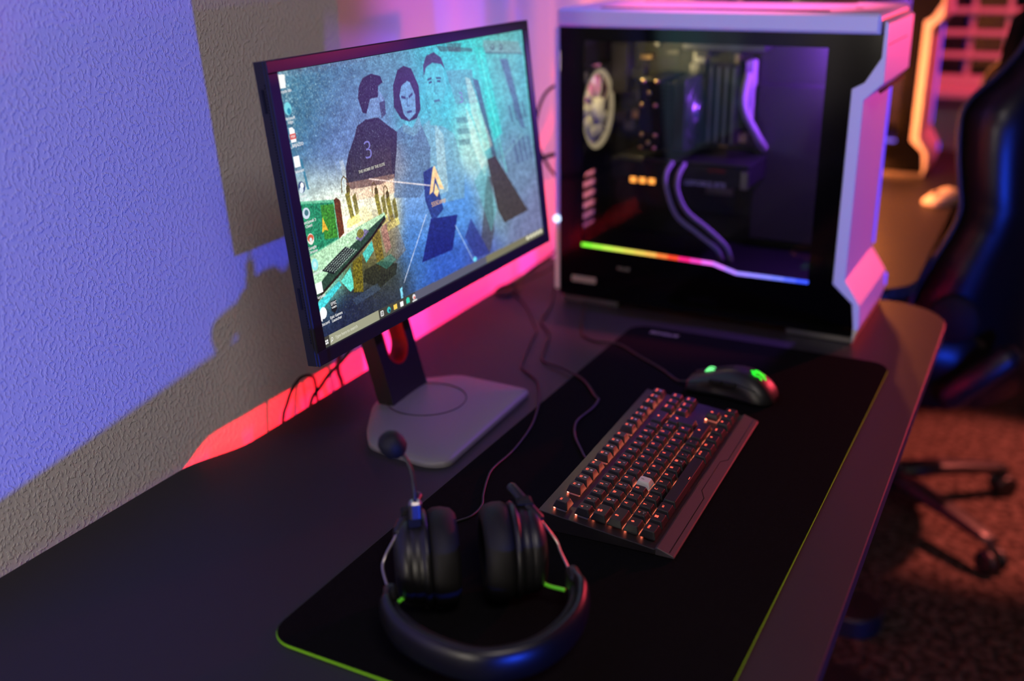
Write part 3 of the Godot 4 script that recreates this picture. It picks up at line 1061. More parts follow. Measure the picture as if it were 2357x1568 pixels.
func icon_row() -> void:
	var w := Vector3(252, 252, 252)
	fill([[0, 518], [PW, 524], [PW, PH], [0, PH]], Vector3(66, 66, 58), 1.0)
	fill([[330, 520], [650, 522], [650, PH], [330, PH]], Vector3(92, 92, 110), 1.0)
	fill([[650, 522], [PW, 524], [PW, PH], [650, PH]], Vector3(122, 118, 92), 1.0)
	fill([[19, 518], [189, 519], [189, PH], [19, PH]], Vector3(158, 158, 132), 1.0)
	for k in 4:
		var x := 5.0 + 4.6 * (k % 2)
		var y := 525.0 + 4.6 * (k / 2)
		fill([[x, y], [x + 4, y], [x + 4, y + 4], [x, y + 4]], w)
	disc(27, 529, 3.4, 3.6, w)
	disc(27, 529, 2.2, 2.4, Vector3(158, 158, 132))
	stroke([[25, 531], [23, 535]], 1.4, w)
	stroke([[196, 525], [205, 525], [205, 535], [196, 535], [196, 525]], 1.4, w)
	stroke([[200, 527], [200, 533]], 2.5, w)
	disc(226, 530, 7, 7, Vector3(60, 190, 190))
	disc(228, 532, 3, 3, Vector3(30, 70, 100))
	fill([[244, 525], [257, 525], [257, 536], [244, 536]], Vector3(250, 210, 90))
	fill([[269, 526], [281, 526], [281, 537], [269, 537]], w)
	fill([[293, 526], [306, 526], [306, 537], [293, 537]], Vector3(60, 210, 180))
	fill([[296, 524], [303, 524], [303, 528], [296, 528]], Vector3(60, 210, 180))
	disc(324, 530, 6, 6.5, Vector3(240, 236, 240))
	disc(325, 532, 4, 3, Vector3(230, 120, 110))
	fill([[316, 537], [334, 537], [334, 540], [316, 540]], Vector3(240, 240, 240))
	for k in 5:
		fill([[866 + k * 19, 527], [878 + k * 19, 527], [878 + k * 19, 535], [866 + k * 19, 535]], Vector3(250, 246, 214))
	# the column of icons
	fill([[2, 4], [22, 6], [20, 30], [4, 30]], Vector3(248, 250, 246))
	disc(15, 68, 10, 12, Vector3(120, 214, 224))
	disc(17, 73, 5, 6, Vector3(40, 140, 170))
	fill([[8, 103], [18, 103], [23, 109], [23, 131], [8, 131]], w)
	fill([[7, 115], [24, 115], [24, 125], [7, 125]], Vector3(214, 72, 52))
	fill([[6, 157], [23, 157], [23, 178], [6, 178]], w)
	stroke([[27, 165], [33, 225]], 6, Vector3(44, 120, 150), 0.8)
	disc(15, 217, 10, 11, Vector3(52, 74, 120))
	disc(17, 214, 5, 6, w)
	disc(13, 222, 6, 6, Vector3(220, 232, 240))
	disc(15, 268, 11, 11, Vector3(206, 222, 236))
	disc(16, 267, 6, 6, Vector3(70, 120, 130))
	disc(15, 319, 10, 11, Vector3(240, 236, 226))
	disc(15, 317, 9, 7, Vector3(214, 96, 60))
	disc(15, 320, 4, 4.5, Vector3(220, 236, 240))
	disc(14, 370, 10, 12, Vector3(150, 230, 232))
	disc(14, 370, 5, 6, Vector3(200, 244, 240))
	fill([[5, 407], [25, 407], [25, 429], [5, 429]], w)
	disc(14, 470, 11, 12, w)
	fill([[4, 474], [10, 474], [8, 486], [4, 484]], w)
	fill([[40, 455], [58, 455], [58, 474], [49, 481], [40, 474]], Vector3(30, 30, 34))


func write_screen(scr: MeshInstance3D) -> void:
	# the lettering on the screen, [words, x, y of the middle in the 960 x 540 picture, height of the capitals, colour]
	var w := glow("screen_letters", Color(1, 1, 1), 0.9)
	var gold := glow("screen_letters_gold", Color(0.98, 0.80, 0.58), 0.9)
	var lilac := glow("screen_number", Color(0.55, 0.55, 0.85), 0.75)
	var dark := glow("screen_letters_pale", Color(0.95, 0.95, 0.86), 0.75)
	for t in [["Recycle Bin", 15, 36, 5, w], ["Microsoft", 15, 86, 5, w], ["Edge", 15, 93, 5, w], ["PDF", 15.5, 120, 5, w], ["DA_BAJAZZO", 17, 137, 6, w], ["Valorant", 15, 186, 5.5, w], ["Steam", 15, 234, 5, w], ["TeamSpeak 3", 16, 285, 5.5, w], ["Client", 16, 293, 5.5, w],
			["Google", 15, 336, 5.5, w], ["Chrome", 15, 344, 5.5, w], ["Battle.net", 15, 387, 5.5, w], ["Fortnite", 15, 436, 5.5, w], ["Discord", 14, 492, 5.5, w], ["EPIC", 49, 460, 6.5, w], ["GAMES", 49, 468, 3.5, w], ["Epic Games", 51, 486, 5.5, w], ["Launcher", 51, 494, 5.5, w],
			["Type here to search", 74, 529, 6, dark], ["THE HOME OF THE ELITE", 242, 223, 6, dark], ["3", 238, 184, 36, lilac], ["555Comp", 472, 346, 10, gold], ["3", 625, 128, 24, lilac]]:
		words("screen_lettering", t[0], t[3] * 0.532 / PW, t[4], scr, Transform3D(Basis.IDENTITY, Vector3((float(t[1]) / PW - 0.5) * 0.532, (0.5 - float(t[2]) / PH) * 0.2985, 0.0004)), 0.0002)


func build_cases() -> void:
	var a := make_case("white and black computer tower with a glass side and rainbow light strip on the desk")
	a.position = Vector3(0.549, DESK_Y, -0.068)
	a.rotation.y = deg_to_rad(-1.2)
	var b: Node3D = a.duplicate()
	b.name = numbered("computer_case")
	add_child(b)
	b.position = Vector3(1.872, DESK_Y, -0.128)
	tag(b, "second computer tower standing behind the first one, lit orange from its side", "computer", "computer towers on the desks")


func make_case(label: String) -> Node3D:
	# x runs from the glass side into the case, z towards the front panel
	var root := thing("computer_case", label, "computer", Vector3.ZERO, 0.0, "computer towers on the desks")
	var along := Basis(Vector3(0, 0, 1), Vector3(1, 0, 0), Vector3(0, 1, 0))      # prism outline (z, y) pushed along x
	var t := Transform3D(along, Vector3.ZERO)
	var W := 0.24
	# shell
	var sh := Solid.new()
	sh.add(box_tris(Vector3(0.192, 0.028, -0.258), Vector3(0.198, 0.478, 0.222)))            # board tray
	sh.add(box_tris(Vector3(0.006, 0.020, -0.258), Vector3(W - 0.004, 0.030, 0.222)))        # floor
	sh.add(box_tris(Vector3(0.006, 0.468, -0.258), Vector3(W - 0.004, 0.480, 0.222)))        # roof
	sh.add(box_tris(Vector3(0.006, 0.030, 0.212), Vector3(W - 0.004, 0.468, 0.222)))         # behind the front
	part("chassis", sh, mats.case_black, root)
	# rear plate with slots left open between the bars
	var rear := Solid.new()
	rear.add(box_tris(Vector3(0.002, 0.016, -0.264), Vector3(W, 0.112, -0.258)))
	rear.add(box_tris(Vector3(0.002, 0.112, -0.264), Vector3(0.035, 0.215, -0.258)))
	rear.add(box_tris(Vector3(0.150, 0.112, -0.264), Vector3(W, 0.215, -0.258)))
	rear.add(box_tris(Vector3(0.002, 0.215, -0.264), Vector3(W, 0.255, -0.258)))
	rear.add(box_tris(Vector3(0.002, 0.255, -0.264), Vector3(0.03, 0.408, -0.258)))
	rear.add(box_tris(Vector3(0.172, 0.255, -0.264), Vector3(W, 0.408, -0.258)))
	rear.add(box_tris(Vector3(0.002, 0.440, -0.264), Vector3(W, 0.482, -0.258)))
	for i in 9:
		rear.box(Vector3(0.02 + i * 0.022, 0.424, -0.261), Vector3(0.010, 0.034, 0.006))
	rear.add(box_tris(Vector3(0.002, 0.404, -0.264), Vector3(W, 0.410, -0.258)))
	part("rear_plate", rear, mats.case_black, root)
	for i in 5:
		part("slot_cover", Solid.new().box(Vector3(0.0925, 0.124 + i * 0.0195, -0.261), Vector3(0.115, 0.0085, 0.005), 0.001), mats.case_black, root)
	part("rear_led", Solid.new().lathe([Vector2(0.006, -0.002), Vector2(0.006, 0.002), Vector2(0.001, 0.003)], 16, Transform3D(Basis(Vector3.BACK, PI * 0.5), Vector3(-0.001, 0.152, -0.268))), glow("rear_led_glow", Color(0.8, 0.88, 1.0), 2.5), root)
	part("rear_edge", Solid.new().box(Vector3(0.004, 0.25, -0.268), Vector3(0.008, 0.46, 0.008), 0.002), mats.white_metal, root)
	part("far_side", Solid.new().box(Vector3(W + 0.002, 0.25, -0.02), Vector3(0.004, 0.46, 0.48), 0.001), mats.white_metal, root)
	# top panel, folded over the glass, with a long dark vent
	part("top_panel", Solid.new().prism(v2([-0.266, 0.481, 0.252, 0.481, 0.252, 0.506, 0.248, 0.510, -0.262, 0.510, -0.266, 0.506]), -0.006, W + 0.006, 0.004, t), mats.white_metal, root)
	part("top_vent", Solid.new().rbox(Vector3(0.021, 0.5085, -0.012), Vector3(0.018, 0.006, 0.372), 0.008, 0.001), mats.border_black, root)
	part("top_vent", Solid.new().rbox(Vector3(0.219, 0.5085, -0.012), Vector3(0.018, 0.006, 0.372), 0.008, 0.001), mats.border_black, root)
	part("power_button", Solid.new().lathe([Vector2(0.006, 0.510), Vector2(0.006, 0.5112), Vector2(0.005, 0.5116)], 16, Transform3D(Basis.IDENTITY, Vector3(0.10, 0, 0.20))), mats.aluminium, root)
	# front panel: folded white sheet, recessed in the middle
	var front := v2([0.2190, 0.402, 0.2365, 0.412, 0.2570, 0.448, 0.2570, 0.500, 0.263, 0.496, 0.264, 0.412, 0.238, 0.386, 0.238, 0.105, 0.264, 0.066, 0.266, 0.030, 0.2575, 0.0, 0.2570, 0.030, 0.2518, 0.068, 0.2190, 0.097])
	part("front_panel", Solid.new().prism(front, 0.0, 0.222, 0.001, t), mats.white_metal, root)
	var seam := Solid.new()
	seam.box(Vector3(0.116, 0.398, 0.2575), Vector3(0.21, 0.0015, 0.006), 0.0, Basis(Vector3.RIGHT, 0.95))
	seam.box(Vector3(0.09, 0.466, 0.2636), Vector3(0.16, 0.0009, 0.0012))
	part("panel_seam", seam, mats.border_black, root)
	part("front_core", Solid.new().prism(v2([0.222, 0.03, 0.256, 0.03, 0.256, 0.07, 0.226, 0.10, 0.226, 0.39, 0.256, 0.415, 0.256, 0.495, 0.222, 0.495]), 0.2225, W - 0.001, 0.001, t), mats.case_black, root)
	var led := glow("front_strip_led", Color(0.36, 0.25, 1.0), 1.5)
	part("front_led_strip", Solid.new().rbox(Vector3(0.2275, 0.245, 0.2350), Vector3(0.009, 0.27, 0.010), 0.003, 0.001), led, root)
	part("front_led_tip", Solid.new().rbox(Vector3(0.230, 0.046, 0.262), Vector3(0.010, 0.022, 0.010), 0.004, 0.001), led, root)
	# glass side: clear pane in a black printed border
	var b := Solid.new()
	b.prism(v2([-0.2620, 0.1100, -0.2190, 0.1104, -0.2190, 0.4806, -0.2620, 0.4806]), 0.0, 0.004, 0.0, t)
	b.prism(v2([-0.2190, 0.4600, 0.1800, 0.4600, 0.1800, 0.4806, -0.2190, 0.4806]), 0.0, 0.004, 0.0, t)
	b.prism(v2([0.1800, 0.0949, 0.2190, 0.0970, 0.2190, 0.4020, 0.2365, 0.4120, 0.2570, 0.4480, 0.2570, 0.4806, 0.1800, 0.4806]), 0.0, 0.004, 0.0, t)
	b.prism(v2([-0.2620, 0.0130, 0.2570, 0.0130, 0.2570, 0.0300, 0.2518, 0.0680, 0.2190, 0.0970, 0.1800, 0.0949, 0.0630, 0.0944, 0.0220, 0.1058, -0.2190, 0.1104, -0.2620, 0.1100]), 0.0, 0.004, 0.0, t)
	var border := part("glass_border", b, mats.border_black, root)
	var sticker := part("badge", Solid.new().box(Vector3(-0.0004, 0.0455, -0.260 + 0.045), Vector3(0.0008, 0.0115, 0.047), 0.0002), mats.sticker, border)
	sticker.set_meta("label", "small grey maker's badge")
	words("printed_name", "PULSE", 0.006, mats.grey_print, border, Transform3D(Basis(Vector3.UP, -PI * 0.5), Vector3(-0.0002, 0.075, -0.139)))
	part("glass_panel", Solid.new().prism(v2([-0.2190, 0.1104, 0.0220, 0.1058, 0.0630, 0.0944, 0.1800, 0.0949, 0.1800, 0.4600, -0.2190, 0.4600]), 0.0008, 0.0032, 0.0, t), mats.tinted_glass, root)
	# rainbow strip along the lower rim of the pane
	var path := [Vector2(-0.219, 0.1104), Vector2(0.022, 0.1058), Vector2(0.063, 0.0944), Vector2(0.181, 0.0949)]
	var tints := ramp([[0.0, Color(0.45, 1.0, 0.18)], [0.14, Color(0.85, 1.0, 0.35)], [0.32, Color(1.0, 0.78, 0.35)], [0.42, Color(1.0, 0.30, 0.10)], [0.48, Color(1.0, 0.10, 0.55)], [0.58, Color(0.95, 0.45, 1.0)], [0.70, Color(0.62, 0.50, 1.0)], [0.86, Color(0.48, 0.52, 1.0)], [1.0, Color(0.15, 0.28, 1.0)]])
	var len_all := 0.0
	for i in 3:
		len_all += path[i].distance_to(path[i + 1])
	var done := 0.0
	for i in 3:
		var l: float = path[i].distance_to(path[i + 1])
		var cuts := maxi(1, int(round(l / 0.02)))
		for k in cuts:
			var p0: Vector2 = path[i].lerp(path[i + 1], float(k) / cuts)
			var p1: Vector2 = path[i].lerp(path[i + 1], float(k + 1) / cuts)
			var share := (done + l * (k + 0.5) / cuts) / len_all
			var n := (p1 - p0).normalized().orthogonal() * 0.0028
			var g := glow("rainbow_led_%d_%d" % [i, k], tints.sample(share), 1.35)
			part("led_segment", Solid.new().prism(PackedVector2Array([p0 + n, p1 + n, p1 - n, p0 - n]), -0.0016, 0.0, 0.0, t), g, root)
		done += l
	# feet
	for x in [0.018, W - 0.018]:
		for z in [-0.204, 0.2035]:
			part("foot", Solid.new().rbox(Vector3(x, 0.0062, z), Vector3(0.03, 0.0124, 0.108), 0.004, 0.002), mats.aluminium, root)
	# inside: shroud, board, cooler, memory, graphics card, fan, cables
	part("power_shroud", Solid.new().box(Vector3(0.10, 0.062, -0.02), Vector3(0.17, 0.062, 0.46), 0.002), mats.case_black, root)
	var board := part("mainboard", Solid.new().box(Vector3(0.187, 0.30, -0.10), Vector3(0.004, 0.31, 0.27), 0.0005), mats.board, root)
	var rng := RandomNumberGenerator.new()
	rng.seed = 4
	for k in 46:
		var s := Vector3(rng.randf_range(0.004, 0.02), rng.randf_range(0.006, 0.022), rng.randf_range(0.006, 0.022))
		part("component", Solid.new().box(Vector3(0.184 - s.x * 0.5, rng.randf_range(0.27, 0.445), rng.randf_range(-0.22, 0.01)), s, 0.0006), [mats.heatsink, mats.card_grey, mats.gold_screw, mats.board][k % 4], board)
	part("socket_cover", Solid.new().box(Vector3(0.165, 0.40, -0.215), Vector3(0.04, 0.09, 0.03), 0.003), mats.card_grey, root)
	part("input_heatsink", Solid.new().box(Vector3(0.150, 0.443, -0.02), Vector3(0.05, 0.012, 0.14), 0.002), mats.heatsink, root)
	# tower cooler
	var cool := part("cooler_block", Solid.new().box(Vector3(0.105, 0.336, -0.117), Vector3(0.118, 0.120, 0.040), 0.002), mats.case_black, root)
	for s in [[0.392, -0.129], [0.392, -0.105], [0.373, -0.118], [0.353, -0.131], [0.353, -0.107], [0.303, -0.130], [0.303, -0.106], [0.290, -0.118], [0.281, -0.131], [0.281, -0.107]]:
		part("pin", Solid.new().lathe([Vector2(0.0035, 0.0), Vector2(0.0035, 0.002), Vector2(0.002, 0.003)], 12, Transform3D(Basis(Vector3.BACK, PI * 0.5), Vector3(0.046, s[0], s[1]))), mats.gold_screw, cool)
	for k in 14:
		part("fin", Solid.new().box(Vector3(0.105, 0.282 + k * 0.0082, -0.088), Vector3(0.114, 0.0012, 0.016)), mats.heatsink, cool)
	var cf := Solid.new()
	cf.rbox(Vector3(0.115, 0.336, -0.068), Vector3(0.122, 0.022, 0.122), 0.01, 0.002, Basis(Vector3.RIGHT, PI * 0.5))
	var fan2 := part("cooler_fan", cf, mats.card_grey, root)
	var ro := Solid.new()
	ro.lathe([Vector2(0.056, 0.0), Vector2(0.056, 0.003), Vector2(0.052, 0.002), Vector2(0.02, 0.002), Vector2(0.02, 0.006), Vector2(0.016, 0.008), Vector2(0.001, 0.008)], 36, Transform3D(Basis(Vector3.RIGHT, PI * 0.5), Vector3(0.115, 0.336, -0.057)))
	part("rotor", ro, mats.heatsink, fan2)
	for k in 4:
		var z := -0.040 + k * 0.0135
		var stick := part("memory_module", Solid.new().box(Vector3(0.155, 0.345, z), Vector3(0.045, 0.135, 0.006), 0.001), mats.case_black, root)
		part("edge_light", Solid.new().box(Vector3(0.131, 0.345, z), Vector3(0.003, 0.130, 0.005), 0.0008), mats.heatsink, stick)
	part("power_plug", Solid.new().box(Vector3(0.165, 0.37, 0.020), Vector3(0.03, 0.10, 0.012), 0.002), mats.sleeve, root)
	part("ribbed_sleeve", Solid.new().tube(Solid.spline([Vector3(0.14, 0.40, 0.022), Vector3(0.11, 0.35, 0.026), Vector3(0.13, 0.30, 0.045), Vector3(0.17, 0.27, 0.05)], 8), 0.007, 8), mats.sleeve, root)
	# graphics card
	var card := part("graphics_card", Solid.new().box(Vector3(0.125, 0.239, -0.068), Vector3(0.13, 0.038, 0.245), 0.003), mats.card_grey, root)
	part("back_plate", Solid.new().box(Vector3(0.125, 0.2595, -0.062), Vector3(0.128, 0.003, 0.236), 0.0008), mats.heatsink, card)
	words("card_name", "GEFORCE RTX", 0.0085, mats.white_print, card, Transform3D(Basis(Vector3.UP, -PI * 0.5), Vector3(0.0597, 0.2245, -0.019)))
	var dim := glow("card_name_glow", Color(0.9, 0.15, 0.05), 0.12)
	words("card_series_glow", "SUPRIM", 0.006, dim, card, Transform3D(Basis(Vector3.UP, -PI * 0.5), Vector3(0.0597, 0.2485, 0.0)))
	var hot := glow("card_led", Color(1.0, 0.62, 0.26), 3.0)
	for z in [-0.1487, -0.1314, -0.1143]:
		part("power_led", Solid.new().rbox(Vector3(0.0592, 0.2210, z), Vector3(0.002, 0.0095, 0.0115), 0.001, 0.0004), hot, card)
	part("end_cap", Solid.new().box(Vector3(0.063, 0.236, 0.049), Vector3(0.012, 0.032, 0.012), 0.002), mats.aluminium, card)
	for p in [[Vector3(0.058, 0.257, -0.0775), Vector3(0.036, 0.24, -0.080), Vector3(0.030, 0.213, -0.075), Vector3(0.03, 0.172, -0.056), Vector3(0.034, 0.145, -0.02), Vector3(0.045, 0.118, 0.012), Vector3(0.06, 0.095, 0.018)],
			[Vector3(0.058, 0.257, -0.055), Vector3(0.037, 0.24, -0.058), Vector3(0.030, 0.215, -0.056), Vector3(0.03, 0.182, -0.038), Vector3(0.034, 0.155, -0.002), Vector3(0.045, 0.125, 0.028), Vector3(0.06, 0.095, 0.034)]]:
		part("power_cable", Solid.new().tube(Solid.spline(p, 8), 0.0042, 8), mats.sleeve, root)
	part("drive_cover", Solid.new().box(Vector3(0.182, 0.190, -0.03), Vector3(0.006, 0.022, 0.05), 0.001), mats.heatsink, root)
	# cable cover in front of the tray
	part("cable_cover", Solid.new().box(Vector3(0.183, 0.288, 0.112), Vector3(0.012, 0.340, 0.16), 0.003), mats.card_grey, root)
	part("cover_step", Solid.new().box(Vector3(0.172, 0.245, 0.112), Vector3(0.012, 0.275, 0.155), 0.004), mats.card_grey, root)
	# rear fan with a lit ring
	var fan := Solid.new()
	for i in 4:
		var c := Vector2.from_angle(PI * 0.25 + i * PI * 0.5) * 0.088
		fan.box(Vector3(0.1 + c.x, 0.332 + c.y, -0.245), Vector3(0.02, 0.02, 0.024), 0.002)
	fan.lathe([Vector2(0.074, -0.012), Vector2(0.074, 0.012), Vector2(0.0705, 0.012), Vector2(0.0705, -0.012), Vector2(0.074, -0.012)], 44, Transform3D(Basis(Vector3.RIGHT, PI * 0.5), Vector3(0.1, 0.332, -0.245)), false, false)
	var fr := part("rear_fan", fan, mats.fan_frame, root)
	var ring := glow("fan_led_ring", Color(1.0, 0.90, 0.72), 0.5)
	part("fan_light_ring", Solid.new().lathe([Vector2(0.070, 0.004), Vector2(0.070, 0.010), Vector2(0.062, 0.010), Vector2(0.062, 0.004), Vector2(0.070, 0.004)], 44, Transform3D(Basis(Vector3.RIGHT, PI * 0.5), Vector3(0.1, 0.332, -0.245)), false, false), ring, fr)
	for k in 9:
		var bl := Solid.new()
		var rr := []
		for s in [[0.018, 0.0], [0.040, 0.10], [0.0615, 0.26]]:
			var r := PackedVector3Array()
			for q in [[-0.30, -0.007, 0.0], [0.32, 0.007, 0.0], [0.32, 0.0082, 0.0], [-0.30, -0.0058, 0.0]]:
				var an: float = k * TAU / 9 + q[0] + s[1]
				r.append(Vector3(0.1 + cos(an) * s[0], 0.332 + sin(an) * s[0], -0.245 + q[1]))
			rr.append(r)
		bl.loft(rr)
		part("blade", bl, mats.fan_white, fr)
	part("fan_hub", Solid.new().lathe([Vector2(0.021, -0.008), Vector2(0.021, 0.012), Vector2(0.018, 0.014), Vector2(0.001, 0.014)], 28, Transform3D(Basis(Vector3.RIGHT, PI * 0.5), Vector3(0.1, 0.332, -0.245))), mats.fan_white, fr)
	# strip light inside, then an added warm lamp to brighten board and cooler
	var vio := glow("inside_strip_led", Color(0.62, 0.22, 1.0), 1.2)
	part("inside_led_strip", Solid.new().box(Vector3(0.10, 0.462, 0.205), Vector3(0.14, 0.004, 0.006), 0.001), vio, root)
	omni("strip_lamp", Vector3(0.10, 0.450, 0.192), Color(0.60, 0.30, 1.0), 0.38, 0.006, root)
	omni("inside_fill_lamp", Vector3(0.055, 0.42, -0.16), Color(1.0, 0.90, 0.60), 0.026, 0.02, root)  # added fill, stands clear of the fan
	return root


const TOP := Basis(Vector3(1, 0, 0), Vector3(0, 0, -1), Vector3(0, 1, 0))     # lettering laid flat on a top face, read from +z


func key_cap(w: float) -> ArrayMesh:
	var rings := []
	for s in [[0.0, 0.0036, 0.0008, 0.0], [0.0, 0.0046, 0.0008, 0.0], [0.0027, 0.0110, 0.0016, -0.0006], [0.0033, 0.0116, 0.0018, -0.0006]]:
		var r := PackedVector3Array()
		for q in Solid.rrect(w * UNIT - 0.0011 - s[0] * 2.0, UNIT - 0.0011 - s[0] * 1.7, s[2], 3):
			r.append(Vector3(q.x, s[1], q.y + s[3]))
		rings.append(r)
	return Solid.new().loft(rings, true, false).mesh()


func enter_cap() -> ArrayMesh:
	var o := v2([-0.75, -0.5, 0.75, -0.5, 0.75, 1.5, -0.5, 1.5, -0.5, 0.5, -0.75, 0.5])
	for i in o.size():
		o[i] *= UNIT
	o = Solid.inset(o, 0.00055)
	var rings := []
	for s in [[0.0, 0.0036], [0.0, 0.0046], [0.0026, 0.0110], [0.0031, 0.0116]]:
		var r := PackedVector3Array()
		for q in round_poly(Solid.inset(o, s[0]), 0.0012, 2):
			r.append(Vector3(q.x, s[1], q.y - 0.0004))
		rings.append(r)
	var sol := Solid.new()
	sol.loft(rings, false, false)
	var flat := PackedVector2Array()
	for v in rings[3]:
		flat.append(Vector2(v.x, v.z))
	var a := PackedVector3Array()
	for i in Geometry2D.triangulate_polygon(flat):
		a.append(Vector3(flat[i].x, 0.0116, flat[i].y))
	var up := (a[1] - a[0]).cross(a[2] - a[0]).y > 0.0
	if up:
		for i in range(0, a.size(), 3):
			var k := a[i]
			a[i] = a[i + 1]
			a[i + 1] = k
	sol.st.set_smooth_group(-1)
	for v in a:
		sol.st.add_vertex(v)
	return sol.mesh()


func arrow(dir: float, size: float) -> Solid:
	var p := PackedVector2Array()
	for q in [[0.0, -1.0], [0.9, 0.1], [0.32, 0.1], [0.32, 1.0], [-0.32, 1.0], [-0.32, 0.1], [-0.9, 0.1]]:
		p.append(Vector2(q[0], q[1]).rotated(dir) * size)
	return Solid.new().prism(p, 0.0, 0.0002)


func build_keyboard() -> void:
	var root := thing("keyboard", "black compact keyboard with orange lit keys and one pale grey key", "keyboard", Vector3(0, DESK_Y + 0.0038, 0), deg_to_rad(1.0))
	var lean := deg_to_rad(6.55)
	var along := Transform3D(Basis(Vector3(0, 0, 1), Vector3(1, 0, 0), Vector3(0, 1, 0)), Vector3.ZERO)
	var plate := func(z: float) -> float: return 0.0207 - 0.1148 * z
	part("case", Solid.new().prism(v2([-0.0235, 0.002, -0.0235, 0.0205, -0.0215, plate.call(-0.0215), 0.1135, plate.call(0.1135), 0.1150, 0.0078, 0.1150, 0.001, -0.0200, 0.0]), -0.1830, 0.1830, 0.0006, along), mats.key_plate, root)
	part("palm_lip", Solid.new().prism(v2([0.1150, 0.001, 0.1150, 0.0092, 0.1172, 0.0100, 0.1350, 0.0038, 0.1362, 0.0022, 0.1362, 0.001]), -0.1830, 0.1830, 0.0005, along), mats.palm_lip, root)
	var gr := Solid.new()
	var slope := Basis(Vector3.RIGHT, atan2(0.0062, 0.0178))
	var lip := func(x: float, z: float) -> Vector3: return Vector3(x, 0.0100 - 0.348 * (z - 0.1172) + 0.0001, z)
	for s in [[-0.180, -0.052, 0.1300], [0.052, 0.180, 0.1300], [-0.040, 0.040, 0.1235]]:
		gr.box(lip.call((s[0] + s[1]) * 0.5, s[2]), Vector3(s[1] - s[0], 0.0003, 0.0009), 0.0, slope)
	for s in [-1.0, 1.0]:
		gr.box(lip.call(s * 0.046, 0.12675), Vector3(0.0137, 0.0003, 0.0009), 0.0, slope * Basis(Vector3.UP, s * -0.49))
	part("groove", gr, mats.border_black, root)
	for x in [-0.15, 0.15]:
		for z in [-0.012, 0.108]:
			part("rubber_foot", Solid.new().box(Vector3(x, 0.0006, z), Vector3(0.03, 0.0012, 0.008), 0.0003), mats.rubber, root)
	# keys: [row, left edge in units, width, legend, second print]
	var keys := [[0, 0, 1, "ESC", ""]]
	var marks := ["", "", "", "", "▮", "▮", "▮", "", "", "◉", "●", "●"]
	for i in 12:
		keys.append([0, [2, 3, 4, 5, 6.5, 7.5, 8.5, 9.5, 11, 12, 13, 14][i], 1, "F%d" % (i + 1), "*" if i != 3 and i != 7 else ""])
	keys.append_array([[0, 15.25, 1, "DRUCK", "*"], [0, 16.25, 1, "ROLL", "*"], [0, 17.25, 1, "PAUSE", "*"]])
	var row := ["^", "1", "2", "3", "4", "5", "6", "7", "8", "9", "0", "ß", "´"]
	var second := ["°", "!", "\"", "§", "$", "%", "&", "/ {", "( [", ") ]", "= }", "? \\", "`"]
	for i in 13:
		keys.append([1, i, 1, row[i], second[i]])
	keys.append_array([[1, 13, 2, "<back", ""], [1, 15.25, 1, "EINFG", ""], [1, 16.25, 1, "POS1", ""], [1, 17.25, 1, "BILD", ""]])
	keys.append([2, 0, 1.5, "<tab", ""])
	row = ["Q", "W", "E", "R", "T", "Z", "U", "I", "O", "P", "Ü", "+"]
	second = ["@", "", "€", "", "", "", "", "", "", "", "", "* ~"]
	for i in 12:
		keys.append([2, 1.5 + i, 1, row[i], second[i]])
	keys.append_array([[2, 13.5, -1, "<enter", ""], [2, 15.25, 1, "ENTF", ""], [2, 16.25, 1, "ENDE", ""], [2, 17.25, 1, "BILD", ""]])
	keys.append([3, 0, 1.75, "<caps", ""])
	row = ["A", "S", "D", "F", "G", "H", "J", "K", "L", "Ö", "Ä", "#"]
	for i in 12:
		keys.append([3, 1.75 + i, 1, row[i], "'" if i == 11 else ""])
	keys.append([4, 0, 1.25, "<shift", ""])
	row = ["<", "Y", "X", "C", "V", "B", "N", "M", ",", ".", "-"]
	second = ["> |", "", "", "", "", "", "", "µ", ";", ":", "_"]
	for i in 11:
		keys.append([4, 1.25 + i, 1, row[i], second[i]])
	keys.append_array([[4, 12.25, 2.75, "<shift", ""], [4, 16.25, 1, "<up", ""]])
	keys.append_array([[5, 0, 1.25, "STRG", ""], [5, 1.25, 1.25, "<win", ""], [5, 2.5, 1.25, "ALT", ""], [5, 3.75, 6.25, "<bar", ""], [5, 10, 1.25, "ALT GR", ""], [5, 11.25, 1.25, "FN", ""], [5, 12.5, 1.25, "<menu", ""], [5, 13.75, 1.25, "STRG", ""], [5, 15.25, 1, "<left", ""], [5, 16.25, 1, "<down", ""], [5, 17.25, 1, "<right", ""]])
	var caps := {}
	var housing := Solid.new().rbox(Vector3(0, 0.0017, 0.0004), Vector3(0.0138, 0.0034, 0.0134), 0.001, 0.0004).mesh()
	var light := Solid.new().rbox(Vector3(0, 0.0016, -0.0080), Vector3(0.0126, 0.0022, 0.0016), 0.0007, 0.0003).mesh()
	var stem := Solid.new().box(Vector3(0, 0.0050, 0), Vector3(0.006, 0.0032, 0.006)).mesh()
	for k in keys:
		var z: float = k[0] * UNIT + (0.3675 * UNIT if k[0] > 0 else 0.0)
		var w: float = k[2]
		var x: float = k[1] + (w * 0.5 if w > 0 else 0.75)
		var pale: bool = k[3] == "F"
		if not caps.has(w):
			caps[w] = key_cap(w) if w > 0 else enter_cap()
		var key := part("key", caps[w], mats.white_keycap if pale else mats.keycap, root)
		key.transform = Transform3D(Basis(Vector3.RIGHT, lean), Vector3((x - 9.125) * UNIT, plate.call(z), z))
		if pale:
			key.set_meta("label", "pale grey key among the black ones")
			key.position.y += 0.0016
		part("switch_housing", housing, mats.switch_housing, key)
		part("led_glow", light, mats.led_glow, key)
		part("switch_stem", stem, mats.matt_black, key)
		var top := 0.01163
		var legend: String = k[3]
		var m: Material = mats.black_print if pale else mats.legend_glow
